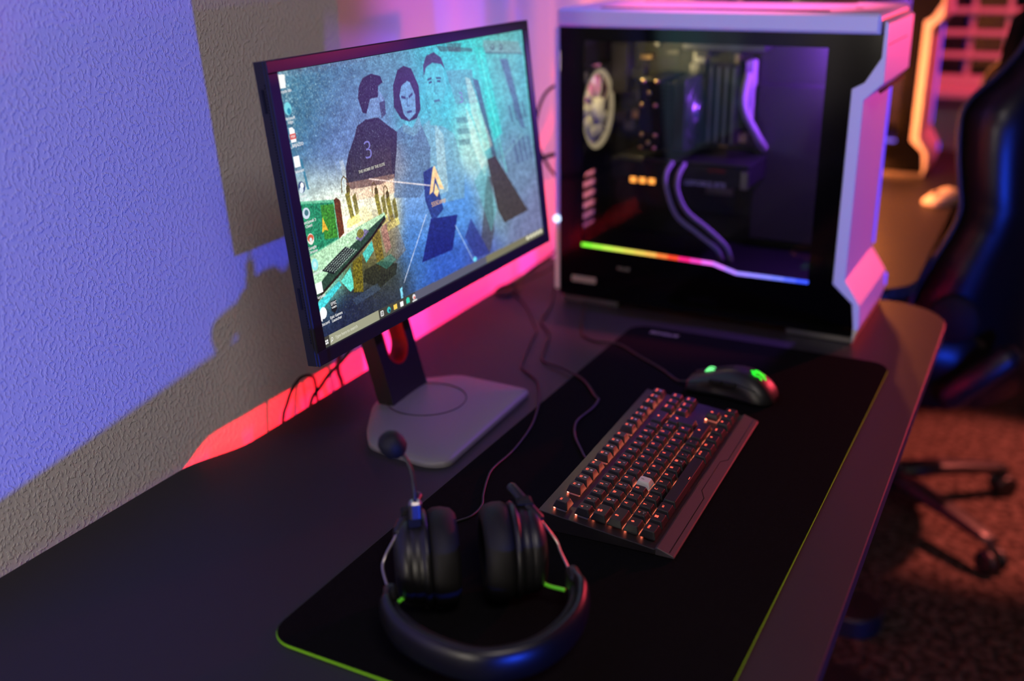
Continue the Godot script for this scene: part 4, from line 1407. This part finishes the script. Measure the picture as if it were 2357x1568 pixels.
		if legend.begins_with("<") and legend.length() > 1:
			for s in symbol(legend.substr(1)):
				var o := part("legend_glow", s[0], m, key)
				o.position = Vector3(s[1], top, s[2])
			continue
		var h := 0.0036 if legend.length() == 1 else 0.0029 if legend.length() < 3 else 0.0021
		words("legend_glow", legend, h, m, key, Transform3D(TOP, Vector3(-0.0004 if legend.length() > 1 else -0.0018 if k[0] == 1 else -0.0003, top, -0.0028)))
		if k[4] == "*":
			var dot := part("white_mark", Solid.new().rbox(Vector3.ZERO, Vector3(0.0022, 0.0002, 0.0026), 0.0008), mats.white_print, key)
			dot.position = Vector3(0, top, 0.0022)
		elif k[4]:
			words("white_mark", k[4], 0.0024, mats.white_print, key, Transform3D(TOP, Vector3(0.0008, top, 0.0024)))
	# the braided lead
	lead(root, [[-0.0125, 0.752, -0.0245], [-0.012, 0.7465, -0.034], [0.012, 0.7465, -0.053], [0.040, 0.7465, -0.0725], [0.068, 0.7465, -0.085], [0.0913, 0.7465, -0.0890], [0.130, 0.7465, -0.086], [0.160, 0.7465, -0.0895], [0.172, 0.7465, -0.100], [0.2163, 0.7465, -0.1368], [0.245, 0.7462, -0.182], [0.2676, 0.743, -0.2268], [0.31, 0.743, -0.246], [0.3753, 0.743, -0.268], [0.40, 0.743, -0.286], [0.4268, 0.743, -0.3072], [0.47, 0.743, -0.318], [0.5053, 0.743, -0.3269], [0.56, 0.75, -0.345], [0.60, 0.80, -0.35]], 0.0019)


func lead(root: Node3D, pts: Array, r: float, called := "cable", m: Material = null) -> void:
	var inv := root.transform.affine_inverse()
	var p := []
	for v in pts:
		p.append(inv * Vector3(v[0], v[1], v[2]))
	part(called, Solid.new().tube(Solid.spline(p, 7), r, 8), m if m else mats.cable_black, root)


func symbol(which: String) -> Array:
	var bar := func(w: float, d: float) -> Solid: return Solid.new().box(Vector3.ZERO, Vector3(w, 0.0002, d))
	match which:
		"shift", "up":
			return [[arrow(0.0, 0.0017), -0.0006, -0.0026]]
		"caps":
			return [[arrow(0.0, 0.0016), -0.004, -0.003], [bar.call(0.0022, 0.0005), -0.004, -0.0008]]
		"back", "left":
			return [[arrow(-PI * 0.5, 0.0017), -0.0006, -0.0026]]
		"right":
			return [[arrow(PI * 0.5, 0.0017), -0.0006, -0.0026]]
		"down":
			return [[arrow(PI, 0.0017), -0.0006, -0.0026]]
		"enter":
			return [[arrow(-PI * 0.5, 0.0018), 0.0012, 0.002], [bar.call(0.0007, 0.003), 0.0032, 0.0008]]
		"tab":
			return [[arrow(-PI * 0.5, 0.0016), -0.003, -0.0040], [arrow(PI * 0.5, 0.0016), -0.003, -0.0014], [bar.call(0.0005, 0.002), -0.0050, -0.0040], [bar.call(0.0005, 0.002), -0.0010, -0.0014]]
		"win":
			return [[bar.call(0.0018, 0.0018), -0.0012, -0.0036], [bar.call(0.0018, 0.0018), 0.0010, -0.0036], [bar.call(0.0018, 0.0018), -0.0012, -0.0014], [bar.call(0.0018, 0.0018), 0.0010, -0.0014]]
		"menu":
			return [[bar.call(0.003, 0.0005), 0.0, -0.0036], [bar.call(0.003, 0.0005), 0.0, -0.0026], [bar.call(0.003, 0.0005), 0.0, -0.0016]]
		"bar":
			return [[bar.call(0.006, 0.0006), 0.004, 0.0040]]
	return []


func build_mouse() -> void:
	var at := Vector3(0.2705, DESK_Y + 0.0038, 0.0110)
	var root := thing("mouse", "black computer mouse with green glowing wheel and emblem on the mat", "mouse", at, deg_to_rad(-3.0))
	var rings := []
	var st := [[0.000, 0.0235, 0.0245, 0.0170, 0.55], [0.0035, 0.0275, 0.0285, 0.0205, 0.55], [0.018, 0.0285, 0.0300, 0.0262, 0.6], [0.034, 0.0275, 0.0295, 0.0318, 0.62], [0.052, 0.0265, 0.0285, 0.0385, 0.66], [0.070, 0.0280, 0.0295, 0.0420, 0.70], [0.086, 0.0305, 0.0320, 0.0408, 0.74], [0.100, 0.0315, 0.0330, 0.0360, 0.78], [0.113, 0.0290, 0.0300, 0.0275, 0.8], [0.122, 0.0220, 0.0230, 0.0175, 0.8], [0.1265, 0.0120, 0.0125, 0.0085, 0.8]]
	for s in st:
		var r := PackedVector3Array()
		for i in 33:
			var an := PI * i / 32.0
			var c := cos(an)
			var sn := sin(an)
			var hw: float = s[2] if c > 0 else s[1]
			var x := signf(c) * pow(absf(c), s[4]) * hw
			var y: float = 0.002 + (s[3] - 0.002) * pow(sn, s[4] + 0.15)
			var waist: float = 1.0 - 0.13 * exp(-pow((y - 0.013) / 0.008, 2.0)) * exp(-pow((s[0] - 0.052) / 0.035, 2.0))
			r.append(Vector3(x * waist, y, s[0]))
		r.append(Vector3(-s[1] * 0.6, 0.001, s[0]))
		r.append(Vector3(s[2] * 0.6, 0.001, s[0]))
		rings.append(r)
	# smoother along its length
	var fine := []
	for k in rings.size() - 1:
		for j in 4:
			var t := j / 4.0
			var r := PackedVector3Array()
			for i in rings[0].size():
				r.append(rings[k][i].cubic_interpolate(rings[k + 1][i], rings[maxi(k - 1, 0)][i], rings[mini(k + 2, rings.size() - 1)][i], t))
			fine.append(r)
	fine.append(rings[-1])
	part("shell", Solid.new().loft(fine), mats.black_plastic, root)
	part("glide_plate", Solid.new().rbox(Vector3(0.001, 0.0005, 0.063), Vector3(0.045, 0.001, 0.105), 0.015), mats.rubber, root)
	var seam := Solid.new()
	seam.tube(PackedVector3Array([Vector3(0.001, 0.0205, 0.002), Vector3(0.001, 0.0312, 0.030), Vector3(0.001, 0.0387, 0.050), Vector3(0.001, 0.0412, 0.062)]), 0.0008, 6)
	for k in [1.0, -1.0]:
		var p := PackedVector3Array()
		for i in range(2, 30):
			var v: Vector3 = fine[i][6 if k > 0 else 26]
			p.append(v * Vector3(1.0, 1.0, 1.0) + Vector3(0, 0.0001, 0))
		seam.tube(p, 0.0006, 6)
	part("button_seam", seam, mats.border_black, root)
	var sb := Solid.new()
	for z in [0.045, 0.066]:
		sb.rbox(Vector3(-0.0268, 0.0245, z), Vector3(0.0045, 0.0065, 0.0185), 0.002, 0.0012)
	part("thumb_button", sb, mats.matt_black, root)
	# wheel
	var turn := Basis(Vector3.BACK, PI * 0.5)
	var wheel := part("wheel", Solid.new().lathe([Vector2(0.0075, -0.0030), Vector2(0.0090, -0.0022), Vector2(0.0090, 0.0022), Vector2(0.0075, 0.0030)], 32, Transform3D(turn, Vector3(0.001, 0.0242, 0.030)), false), mats.rubber, root)
	for x in [-0.0024, 0.0044]:
		part("wheel_glow", Solid.new().lathe([Vector2(0.0094, -0.0008), Vector2(0.0094, 0.0008)], 32, Transform3D(turn, Vector3(x, 0.0246, 0.030))), mats.green_hot, wheel)
	# emblem on the back: three winding heads
	var em := Solid.new()
	var lift := func(x: float, z: float) -> float:
		# height of the shell over (x, z)
		var best := 0.0
		var near := 1.0
		for r in fine:
			for i in range(4, 29):
				var d: float = Vector2(r[i].x - x, r[i].z - z).length()
				if d < near:
					near = d
					best = r[i].y
		return best
	for path in [[[0.0, 0.088], [-0.003, 0.093], [0.003, 0.098], [0.0, 0.104], [0.0, 0.110]], [[-0.001, 0.095], [-0.006, 0.092], [-0.0085, 0.096], [-0.006, 0.101], [-0.009, 0.106]], [[0.001, 0.095], [0.006, 0.092], [0.0085, 0.096], [0.006, 0.101], [0.009, 0.106]]]:
		var pts := []
		for q in path:
			pts.append(Vector3(q[0] + 0.001, 0, q[1]))
		var sm := Solid.spline(pts, 6)
		for i in sm.size():
			sm[i].y = lift.call(sm[i].x, sm[i].z) + 0.0004
		em.tube(sm, 0.0017, 8, false, Vector3.UP, 0.35)
	part("emblem_glow", em, mats.green_glow, root)
	omni("emblem_lamp", Vector3(0.001, 0.050, 0.098), Color(0.1, 1.0, 0.2), 0.00006, 0.004, root)
	lead(root, [[0.2700, 0.752, 0.012], [0.2690, 0.7485, -0.002], [0.276, 0.7462, -0.014], [0.3058, 0.7462, -0.0475], [0.342, 0.7462, -0.098], [0.3720, 0.7462, -0.1384], [0.378, 0.7455, -0.165], [0.3805, 0.743, -0.1877], [0.395, 0.743, -0.213], [0.4182, 0.743, -0.2264], [0.46, 0.743, -0.245], [0.5107, 0.743, -0.2614], [0.57, 0.743, -0.29], [0.62, 0.744, -0.34], [0.66, 0.78, -0.36]], 0.0018)


func build_headset() -> void:
	var at := Vector3(-0.3305, DESK_Y + 0.0038, -0.0222)
	var root := thing("headset", "black headset with raised microphone and green cords lying on the mat", "headset", at, deg_to_rad(-54.2))
	var sides := [-1.0, 1.0]
	for s in sides:
		var t := Transform3D(Basis(Vector3(0, s, 0), Vector3(s, 0, 0), Vector3(0, 0, 1)), Vector3(0, 0.0495, 0))    # turned profile along x
		var cup := part("ear_cup", Solid.new().lathe([Vector2(0.030, 0.040), Vector2(0.0445, 0.040), Vector2(0.0475, 0.0415), Vector2(0.0485, 0.044), Vector2(0.0475, 0.0465), Vector2(0.0440, 0.048), Vector2(0.0445, 0.052), Vector2(0.0440, 0.056), Vector2(0.0430, 0.0575), Vector2(0.0430, 0.0590), Vector2(0.0440, 0.0605), Vector2(0.0405, 0.068), Vector2(0.034, 0.0725), Vector2(0.024, 0.0745), Vector2(0.001, 0.075)], 48, t), mats.black_plastic, root)
		part("ear_cushion", Solid.new().lathe([Vector2(0.030, 0.0395), Vector2(0.046, 0.0395), Vector2(0.0490, 0.034), Vector2(0.0492, 0.026), Vector2(0.0470, 0.017), Vector2(0.0420, 0.0125), Vector2(0.0350, 0.0120), Vector2(0.0290, 0.0160), Vector2(0.0270, 0.024), Vector2(0.0275, 0.036), Vector2(0.030, 0.0395)], 44, t, true, false), mats.cushion, root)
		part("driver_cloth", Solid.new().lathe([Vector2(0.029, 0.0365), Vector2(0.029, 0.0385), Vector2(0.001, 0.0385), Vector2(0.001, 0.0365)], 32, t, false), mats.mat_cloth, cup)
		# yoke bar over the rim of the cup and the steel rod up to the band
		part("yoke", Solid.new().tube(PackedVector3Array([Vector3(s * 0.0455, 0.1035, -0.034), Vector3(s * 0.047, 0.1025, -0.032), Vector3(s * 0.069, 0.0855, 0.006), Vector3(s * 0.0705, 0.0845, 0.0085)]), [0.004, 0.0058, 0.0058, 0.004], 8, false, Vector3.UP, 0.8), mats.black_plastic, root)
		part("yoke_pivot", Solid.new().box(Vector3(s * 0.057, 0.0935, -0.013), Vector3(0.016, 0.012, 0.014), 0.003), mats.matt_black, root)
		var e := Vector3(0.006 + s * 0.087, 0.0455, 0.048)
		part("slider_rod", Solid.new().tube(Solid.spline([Vector3(s * 0.0695, 0.0852, 0.0075), Vector3(s * 0.076, 0.0770, 0.0125), Vector3(s * 0.0835, 0.0665, 0.0190), Vector3(s * 0.0860, 0.0590, 0.0280), e], 6), 0.0014, 8), mats.steel_rod, root)
		part("band_end", Solid.new().rbox(e + Vector3(0.0, -0.001, 0.008), Vector3(0.012, 0.024, 0.022), 0.004, 0.003, Basis(Vector3.UP, s * 0.1)), mats.black_plastic, root)
		part("green_cord", Solid.new().tube(Solid.spline([Vector3(s * 0.056, 0.036, 0.012), Vector3(s * 0.062, 0.031, 0.024), Vector3(s * 0.071, 0.028, 0.035), Vector3(s * 0.086, 0.030, 0.049)], 8), 0.0021, 10), mats.green_rubber, root)
	var arc := []
	for q in [[-0.080, 0.045, 0.052], [-0.084, 0.043, 0.072], [-0.076, 0.041, 0.101], [-0.053, 0.039, 0.130], [-0.019, 0.037, 0.153], [0.012, 0.037, 0.158], [0.048, 0.038, 0.148], [0.081, 0.040, 0.117], [0.095, 0.043, 0.081], [0.093, 0.045, 0.053]]:
		arc.append(Vector3(q[0], q[1], q[2]))
	var line := Solid.spline(arc, 8)
	var rad := []
	for i in line.size():
		var e: float = minf(i, line.size() - 1 - i) / 8.0
		rad.append(0.0055 + 0.0022 * smoothstep(0.0, 1.0, e))
	part("headband", Solid.new().tube(line, rad, 20, false, Vector3.UP, 2.35), mats.leather, root)
	var inner := PackedVector3Array()
	var r2 := []
	for i in range(6, line.size() - 6):
		var c := Vector3(0.0, line[i].y, 0.07)
		inner.append(line[i] + (c - line[i]).normalized() * 0.0075)
		var e: float = minf(i - 6, line.size() - 7 - i) / 10.0
		r2.append(0.0035 + 0.0030 * smoothstep(0.0, 1.0, e))
	part("band_cushion", Solid.new().tube(inner, r2, 18, false, Vector3.UP, 2.2), mats.cushion, root)
	# microphone on its bent boom
	part("boom_joint", Solid.new().rbox(Vector3(-0.0515, 0.110, 0.009), Vector3(0.012, 0.019, 0.010), 0.003, 0.002), mats.aluminium, root)
	part("boom_arm", Solid.new().box(Vector3(-0.053, 0.098, 0.007), Vector3(0.012, 0.014, 0.014), 0.003), mats.matt_black, root)
	part("mic_boom", Solid.new().tube(Solid.spline([Vector3(-0.0515, 0.119, 0.0085), Vector3(-0.0515, 0.132, 0.005), Vector3(-0.053, 0.146, -0.002), Vector3(-0.058, 0.158, -0.008), Vector3(-0.066, 0.167, -0.012)], 8), 0.0021, 10), mats.black_plastic, root)
	part("mic_foam", Solid.new().lathe([Vector2(0.001, -0.014), Vector2(0.007, -0.0125), Vector2(0.0115, -0.008), Vector2(0.0132, 0.0), Vector2(0.0115, 0.008), Vector2(0.007, 0.0125), Vector2(0.001, 0.014)], 24, Transform3D(Basis(Vector3.BACK, 0.6), Vector3(-0.0690, 0.1700, -0.0125))), mats.cushion, root)
	lead(root, [[-0.342, 0.756, -0.050], [-0.318, 0.750, -0.085], [-0.28, 0.7455, -0.108], [-0.224, 0.7455, -0.1097], [-0.1968, 0.7455, -0.0973], [-0.170, 0.7455, -0.098], [-0.1465, 0.7455, -0.1087], [-0.112, 0.7455, -0.122], [-0.0835, 0.7455, -0.1289], [-0.04, 0.7455, -0.128], [-0.004, 0.7455, -0.1308], [0.045, 0.7455, -0.139], [0.0900, 0.7455, -0.1526], [0.135, 0.7455, -0.170], [0.1867, 0.742, -0.1977], [0.205, 0.742, -0.215], [0.2230, 0.742, -0.2381], [0.238, 0.742, -0.250], [0.29, 0.742, -0.268], [0.3448, 0.742, -0.2849], [0.385, 0.742, -0.296], [0.4209, 0.742, -0.3192], [0.47, 0.742, -0.352], [0.5157, 0.742, -0.3891], [0.535, 0.742, -0.410], [0.5515, 0.742, -0.4305], [0.60, 0.742, -0.44], [0.64, 0.76, -0.40], [0.66, 0.80, -0.345]], 0.0016)


func build_cables() -> void:
	var list := [
		["cable", "thin black cable looped once on the desk behind the screen", [[0.70, 0.95, -0.345], [0.72, 0.80, -0.40], [0.695, 0.745, -0.4555], [0.62, 0.743, -0.452], [0.575, 0.743, -0.44], [0.535, 0.743, -0.425], [0.527, 0.743, -0.44], [0.545, 0.743, -0.458], [0.575, 0.745, -0.455], [0.585, 0.746, -0.435], [0.565, 0.7475, -0.42], [0.54, 0.7475, -0.415]], 0.0028],
		["cable", "thick black cable falling from the screen to the gap at the wall", [[0.030, 0.925, -0.345], [0.025, 0.88, -0.41], [0.05, 0.80, -0.452], [0.075, 0.755, -0.478], [0.09, 0.70, -0.482], [0.10, 0.45, -0.484]], 0.0035],
		["cable", "black cable crossing another one in the red light behind the stand", [[0.055, 0.93, -0.345], [0.075, 0.86, -0.405], [0.06, 0.79, -0.450], [0.03, 0.752, -0.474], [0.00, 0.70, -0.482], [-0.02, 0.45, -0.484]], 0.0028],
		["cable", "bent black cable rising in an arc from the gap left of the stand", [[-0.075, 0.45, -0.483], [-0.060, 0.70, -0.481], [-0.045, 0.752, -0.479], [-0.020, 0.778, -0.476], [0.010, 0.772, -0.476], [0.022, 0.745, -0.480], [0.026, 0.68, -0.482], [0.03, 0.45, -0.483]], 0.0022],
		["cable", "thin cable curving down the back of the first computer tower", [[0.62, 1.13, -0.335], [0.61, 1.10, -0.385], [0.60, 1.03, -0.40], [0.605, 0.97, -0.375], [0.63, 0.93, -0.345]], 0.0028],
		["cable", "thick cable arching from the back of the first computer tower towards the screen", [[0.62, 1.00, -0.335], [0.58, 0.99, -0.38], [0.50, 0.95, -0.41], [0.40, 0.93, -0.40], [0.30, 0.93, -0.36], [0.20, 0.95, -0.325]], 0.0040],
	]
	for c in list:
		var root := thing(c[0], c[1], "cable", Vector3.ZERO, 0.0)
		lead(root, c[2], c[3], "jacket")


func build_chair() -> void:
	var hub := Vector3(1.39, 0.0, 0.175)
	var root := thing("gaming_chair", "black leather gaming chair with winged back and star base in front of the second desk", "chair", hub)
	# star base
	part("hub", Solid.new().lathe([Vector2(0.045, 0.07), Vector2(0.05, 0.075), Vector2(0.05, 0.115), Vector2(0.032, 0.13), Vector2(0.030, 0.14)], 24), mats.black_plastic, root)
	part("gas_column", Solid.new().lathe([Vector2(0.028, 0.13), Vector2(0.028, 0.26), Vector2(0.016, 0.265), Vector2(0.016, 0.38)], 20), mats.black_plastic, root)
	for k in 5:
		var an := deg_to_rad(54.0 + 72.0 * k)
		var d := Vector3(cos(an), 0, sin(an))
		var arm := Solid.new()
		var rr := []
		for s in [[0.03, 0.096, 0.028, 0.020], [0.12, 0.098, 0.025, 0.017], [0.22, 0.090, 0.022, 0.014], [0.30, 0.080, 0.019, 0.011], [0.335, 0.074, 0.016, 0.008]]:
			var r := PackedVector3Array()
			for q in Solid.rrect(s[2] * 2.0, s[3] * 2.0, s[3] * 0.8, 3):
				r.append(d * s[0] + Vector3(0, s[1] + q.y, 0) + d.cross(Vector3.UP) * q.x)
			rr.append(r)
		arm.loft(rr)
		var a := part("base_arm", arm, mats.black_plastic, root)
		var c := Solid.new()
		var axis := Basis(d.cross(Vector3.UP), Vector3.UP, -d) * Basis(Vector3.BACK, PI * 0.5)
		for s in [-1.0, 1.0]:
			c.lathe([Vector2(0.018, -0.009), Vector2(0.027, -0.008), Vector2(0.029, 0.0), Vector2(0.027, 0.008), Vector2(0.018, 0.009)], 22, Transform3D(axis, d * 0.335 + Vector3(0, 0.029, 0) + d.cross(Vector3.UP) * s * 0.016))
		c.box(d * 0.33 + Vector3(0, 0.052, 0), Vector3(0.02, 0.028, 0.02), 0.003)
		part("caster", c, mats.black_plastic, a)
	# seat with raised sides
	var rings := []
	for s in [[-0.21, 0.235, 0.44, 0.505, 0.005], [-0.19, 0.250, 0.42, 0.525, 0.02], [-0.10, 0.262, 0.40, 0.535, 0.05], [0.05, 0.265, 0.40, 0.530, 0.075], [0.14, 0.262, 0.40, 0.530, 0.085], [0.19, 0.24, 0.42, 0.52, 0.05]]:
		var r := PackedVector3Array()
		for i in 21:
			var u := -1.0 + i / 10.0
			r.append(Vector3(u * s[1], s[3] + s[4] * pow(absf(u), 4.0) - 0.03 * smoothstep(0.93, 1.0, absf(u)), s[0]))
		for i in 9:
			var u := 1.0 - i / 4.0
			r.append(Vector3(u * s[1] * 0.96, s[2], s[0]))
		rings.append(r)
	part("seat", Solid.new().loft(rings), mats.leather, root)
	part("seat_plate", Solid.new().box(Vector3(0, 0.385, 0.0), Vector3(0.20, 0.03, 0.26), 0.005), mats.dark_steel, root)
	# winged back, leaning away from the desk
	rings = []
	for s in [[0.40, 0.225, 0.085], [0.48, 0.250, 0.13], [0.58, 0.262, 0.163], [0.65, 0.266, 0.163], [0.73, 0.268, 0.137], [0.79, 0.268, 0.115], [0.84, 0.268, 0.105], [0.89, 0.268, 0.115], [0.95, 0.268, 0.128], [1.00, 0.266, 0.135], [1.03, 0.260, 0.136], [1.06, 0.243, 0.122], [1.10, 0.205, 0.085], [1.15, 0.170, 0.055], [1.22, 0.152, 0.035], [1.30, 0.130, 0.02], [1.32, 0.09, 0.01]]:
		var zc: float = 0.200 + (s[0] - 0.5) * 0.05
		var r := PackedVector3Array()
		for i in 21:
			var u := -1.0 + i / 10.0
			r.append(Vector3(u * s[1], s[0], zc - s[2] * pow(absf(u), 2.6)))
		for i in 21:
			var u := 1.0 - i / 10.0
			r.append(Vector3(u * s[1] * 0.985, s[0], zc + 0.085 - (s[2] * 0.8 + 0.02) * pow(absf(u), 2.2)))
		rings.append(r)
	part("backrest", Solid.new().loft(rings), mats.leather, root)
	# piping along the edge of each wing, trimmed belt holes, head cushion, tilt cover
	for sx in [-1.0, 1.0]:
		var p := []
		for k in rings.size() - 1:
			p.append(rings[k][0 if sx < 0 else 20] + Vector3(sx * 0.002, 0, -0.002))
		part("piping", Solid.new().tube(Solid.spline(p, 4), 0.0045, 8), mats.piping, root)
		var hole := PackedVector3Array()
		for i in 24:
			var an := TAU * i / 24
			hole.append(Vector3(sx * 0.160 + cos(an) * 0.045, 0.985 + sin(an) * 0.028 + cos(an) * -0.014 * sx, 0.183 - (cos(an) * 0.020)))
		part("belt_hole_trim", Solid.new().tube(hole, 0.009, 8, true), mats.piping, root)
		part("tilt_cover", Solid.new().tube(PackedVector3Array([Vector3(sx * 0.272, 0.425, 0.130), Vector3(sx * 0.276, 0.440, 0.142), Vector3(sx * 0.276, 0.545, 0.238), Vector3(sx * 0.272, 0.562, 0.254)]), [0.014, 0.028, 0.028, 0.014], 16), mats.black_plastic, root)
		part("tilt_hinge", Solid.new().lathe([Vector2(0.050, -0.012), Vector2(0.054, 0.0), Vector2(0.046, 0.010), Vector2(0.001, 0.012)], 24, Transform3D(Basis(Vector3(0, -sx, 0), Vector3(sx, 0, 0), Vector3(0, 0, 1)), Vector3(sx * 0.270, 0.61, 0.125))), mats.matt_black, root)
	part("head_cushion", Solid.new().rbox(Vector3(0, 1.135, 0.175), Vector3(0.26, 0.075, 0.145), 0.06, 0.02, Basis(Vector3.RIGHT, PI * 0.5 + 0.12), 6), mats.mat_cloth, root)


func build_far_things() -> void:
	# orange light tube standing behind the first case
	var root := thing("light_tube", "orange light tube standing on the second desk hidden behind the first tower", "lamp", Vector3(1.55, DESK_Y, -0.05))
	part("lamp_base", Solid.new().lathe([Vector2(0.06, 0.0), Vector2(0.06, 0.012), Vector2(0.02, 0.02), Vector2(0.001, 0.02)], 24, Transform3D.IDENTITY, false), mats.dark_steel, root)
	var g := glow("orange_tube_glow", Color(1.0, 0.45, 0.14), 2.0)
	part("lamp_tube", Solid.new().lathe([Vector2(0.012, 0.02), Vector2(0.012, 0.40), Vector2(0.001, 0.402)], 20), g, root)
	for y in [0.10, 0.22, 0.34]:
		omni("tube_lamp", Vector3(0, y, 0), Color(1.0, 0.53, 0.24), 0.20, 0.011, root)
	# pale mouse on the far desk
	var m := thing("mouse", "small pale mouse lying on the second desk beside the chair", "mouse", Vector3(1.60, DESK_Y, 0.215), deg_to_rad(55))
	var rings := []
	for s in [[-0.055, 0.014, 0.008], [-0.048, 0.025, 0.018], [-0.02, 0.030, 0.030], [0.015, 0.031, 0.036], [0.04, 0.027, 0.028], [0.055, 0.012, 0.010]]:
		var r := PackedVector3Array()
		for i in 17:
			var an := PI * i / 16.0
			r.append(Vector3(cos(an) * s[1], pow(sin(an), 0.8) * s[2] + 0.001, s[0]))
		rings.append(r)
	part("shell", Solid.new().loft(rings), mats.paper, m)
	part("wheel", Solid.new().lathe([Vector2(0.008, -0.003), Vector2(0.009, 0.0), Vector2(0.008, 0.003)], 16, Transform3D(Basis(Vector3.BACK, PI * 0.5), Vector3(0, 0.024, -0.03))), mats.rubber, m)
	# added warm fill from the left, out of the frame, shaped as a lit monitor on a desk
	var d := thing("desk", "added unseen desk carrying the fill light monitor, left of the photographer", "desk", Vector3(-2.35, 0, -0.05))
	part("desktop", Solid.new().rbox(Vector3(0, 0.728, 0), Vector3(0.8, 0.024, 0.84), 0.05, 0.002), mats.laminate, d)
	for x in [-0.33, 0.33]:
		part("leg", Solid.new().box(Vector3(x, 0.358, 0), Vector3(0.06, 0.716, 0.5), 0.004), mats.dark_steel, d)
	var s := thing("monitor", "added unseen monitor serving as warm fill light, left of the photographer", "monitor", Vector3(-2.45, DESK_Y, -0.02), deg_to_rad(83))
	part("stand_base", Solid.new().rbox(Vector3(0, 0.007, -0.04), Vector3(0.24, 0.014, 0.18), 0.03, 0.003), mats.stand_grey, s)
	part("stand_neck", Solid.new().box(Vector3(0, 0.16, -0.07), Vector3(0.06, 0.30, 0.03), 0.004), mats.bezel_plastic, s)
	part("housing", Solid.new().box(Vector3(0, 0.36, -0.03), Vector3(0.565, 0.33, 0.045), 0.006), mats.bezel_plastic, s)
	var face := glow("fill_screen_glow", Color(1.0, 0.90, 0.76), 1.0)
	part("screen", Solid.new().box(Vector3(0, 0.363, -0.006), Vector3(0.53, 0.297, 0.004), 0.0005), face, s)
	var l := AreaLight3D.new()  # the added warm fill itself
	l.name = "screen_lamp"
	l.area_size = Vector2(0.52, 0.29)
	l.light_color = Color(1.0, 0.95, 0.87)
	l.light_energy = 1.1
	l.area_range = 8.0
	l.shadow_enabled = true
	l.transform = Transform3D(Basis(Vector3.UP, PI), Vector3(0, 0.363, 0.0))
	s.add_child(l)
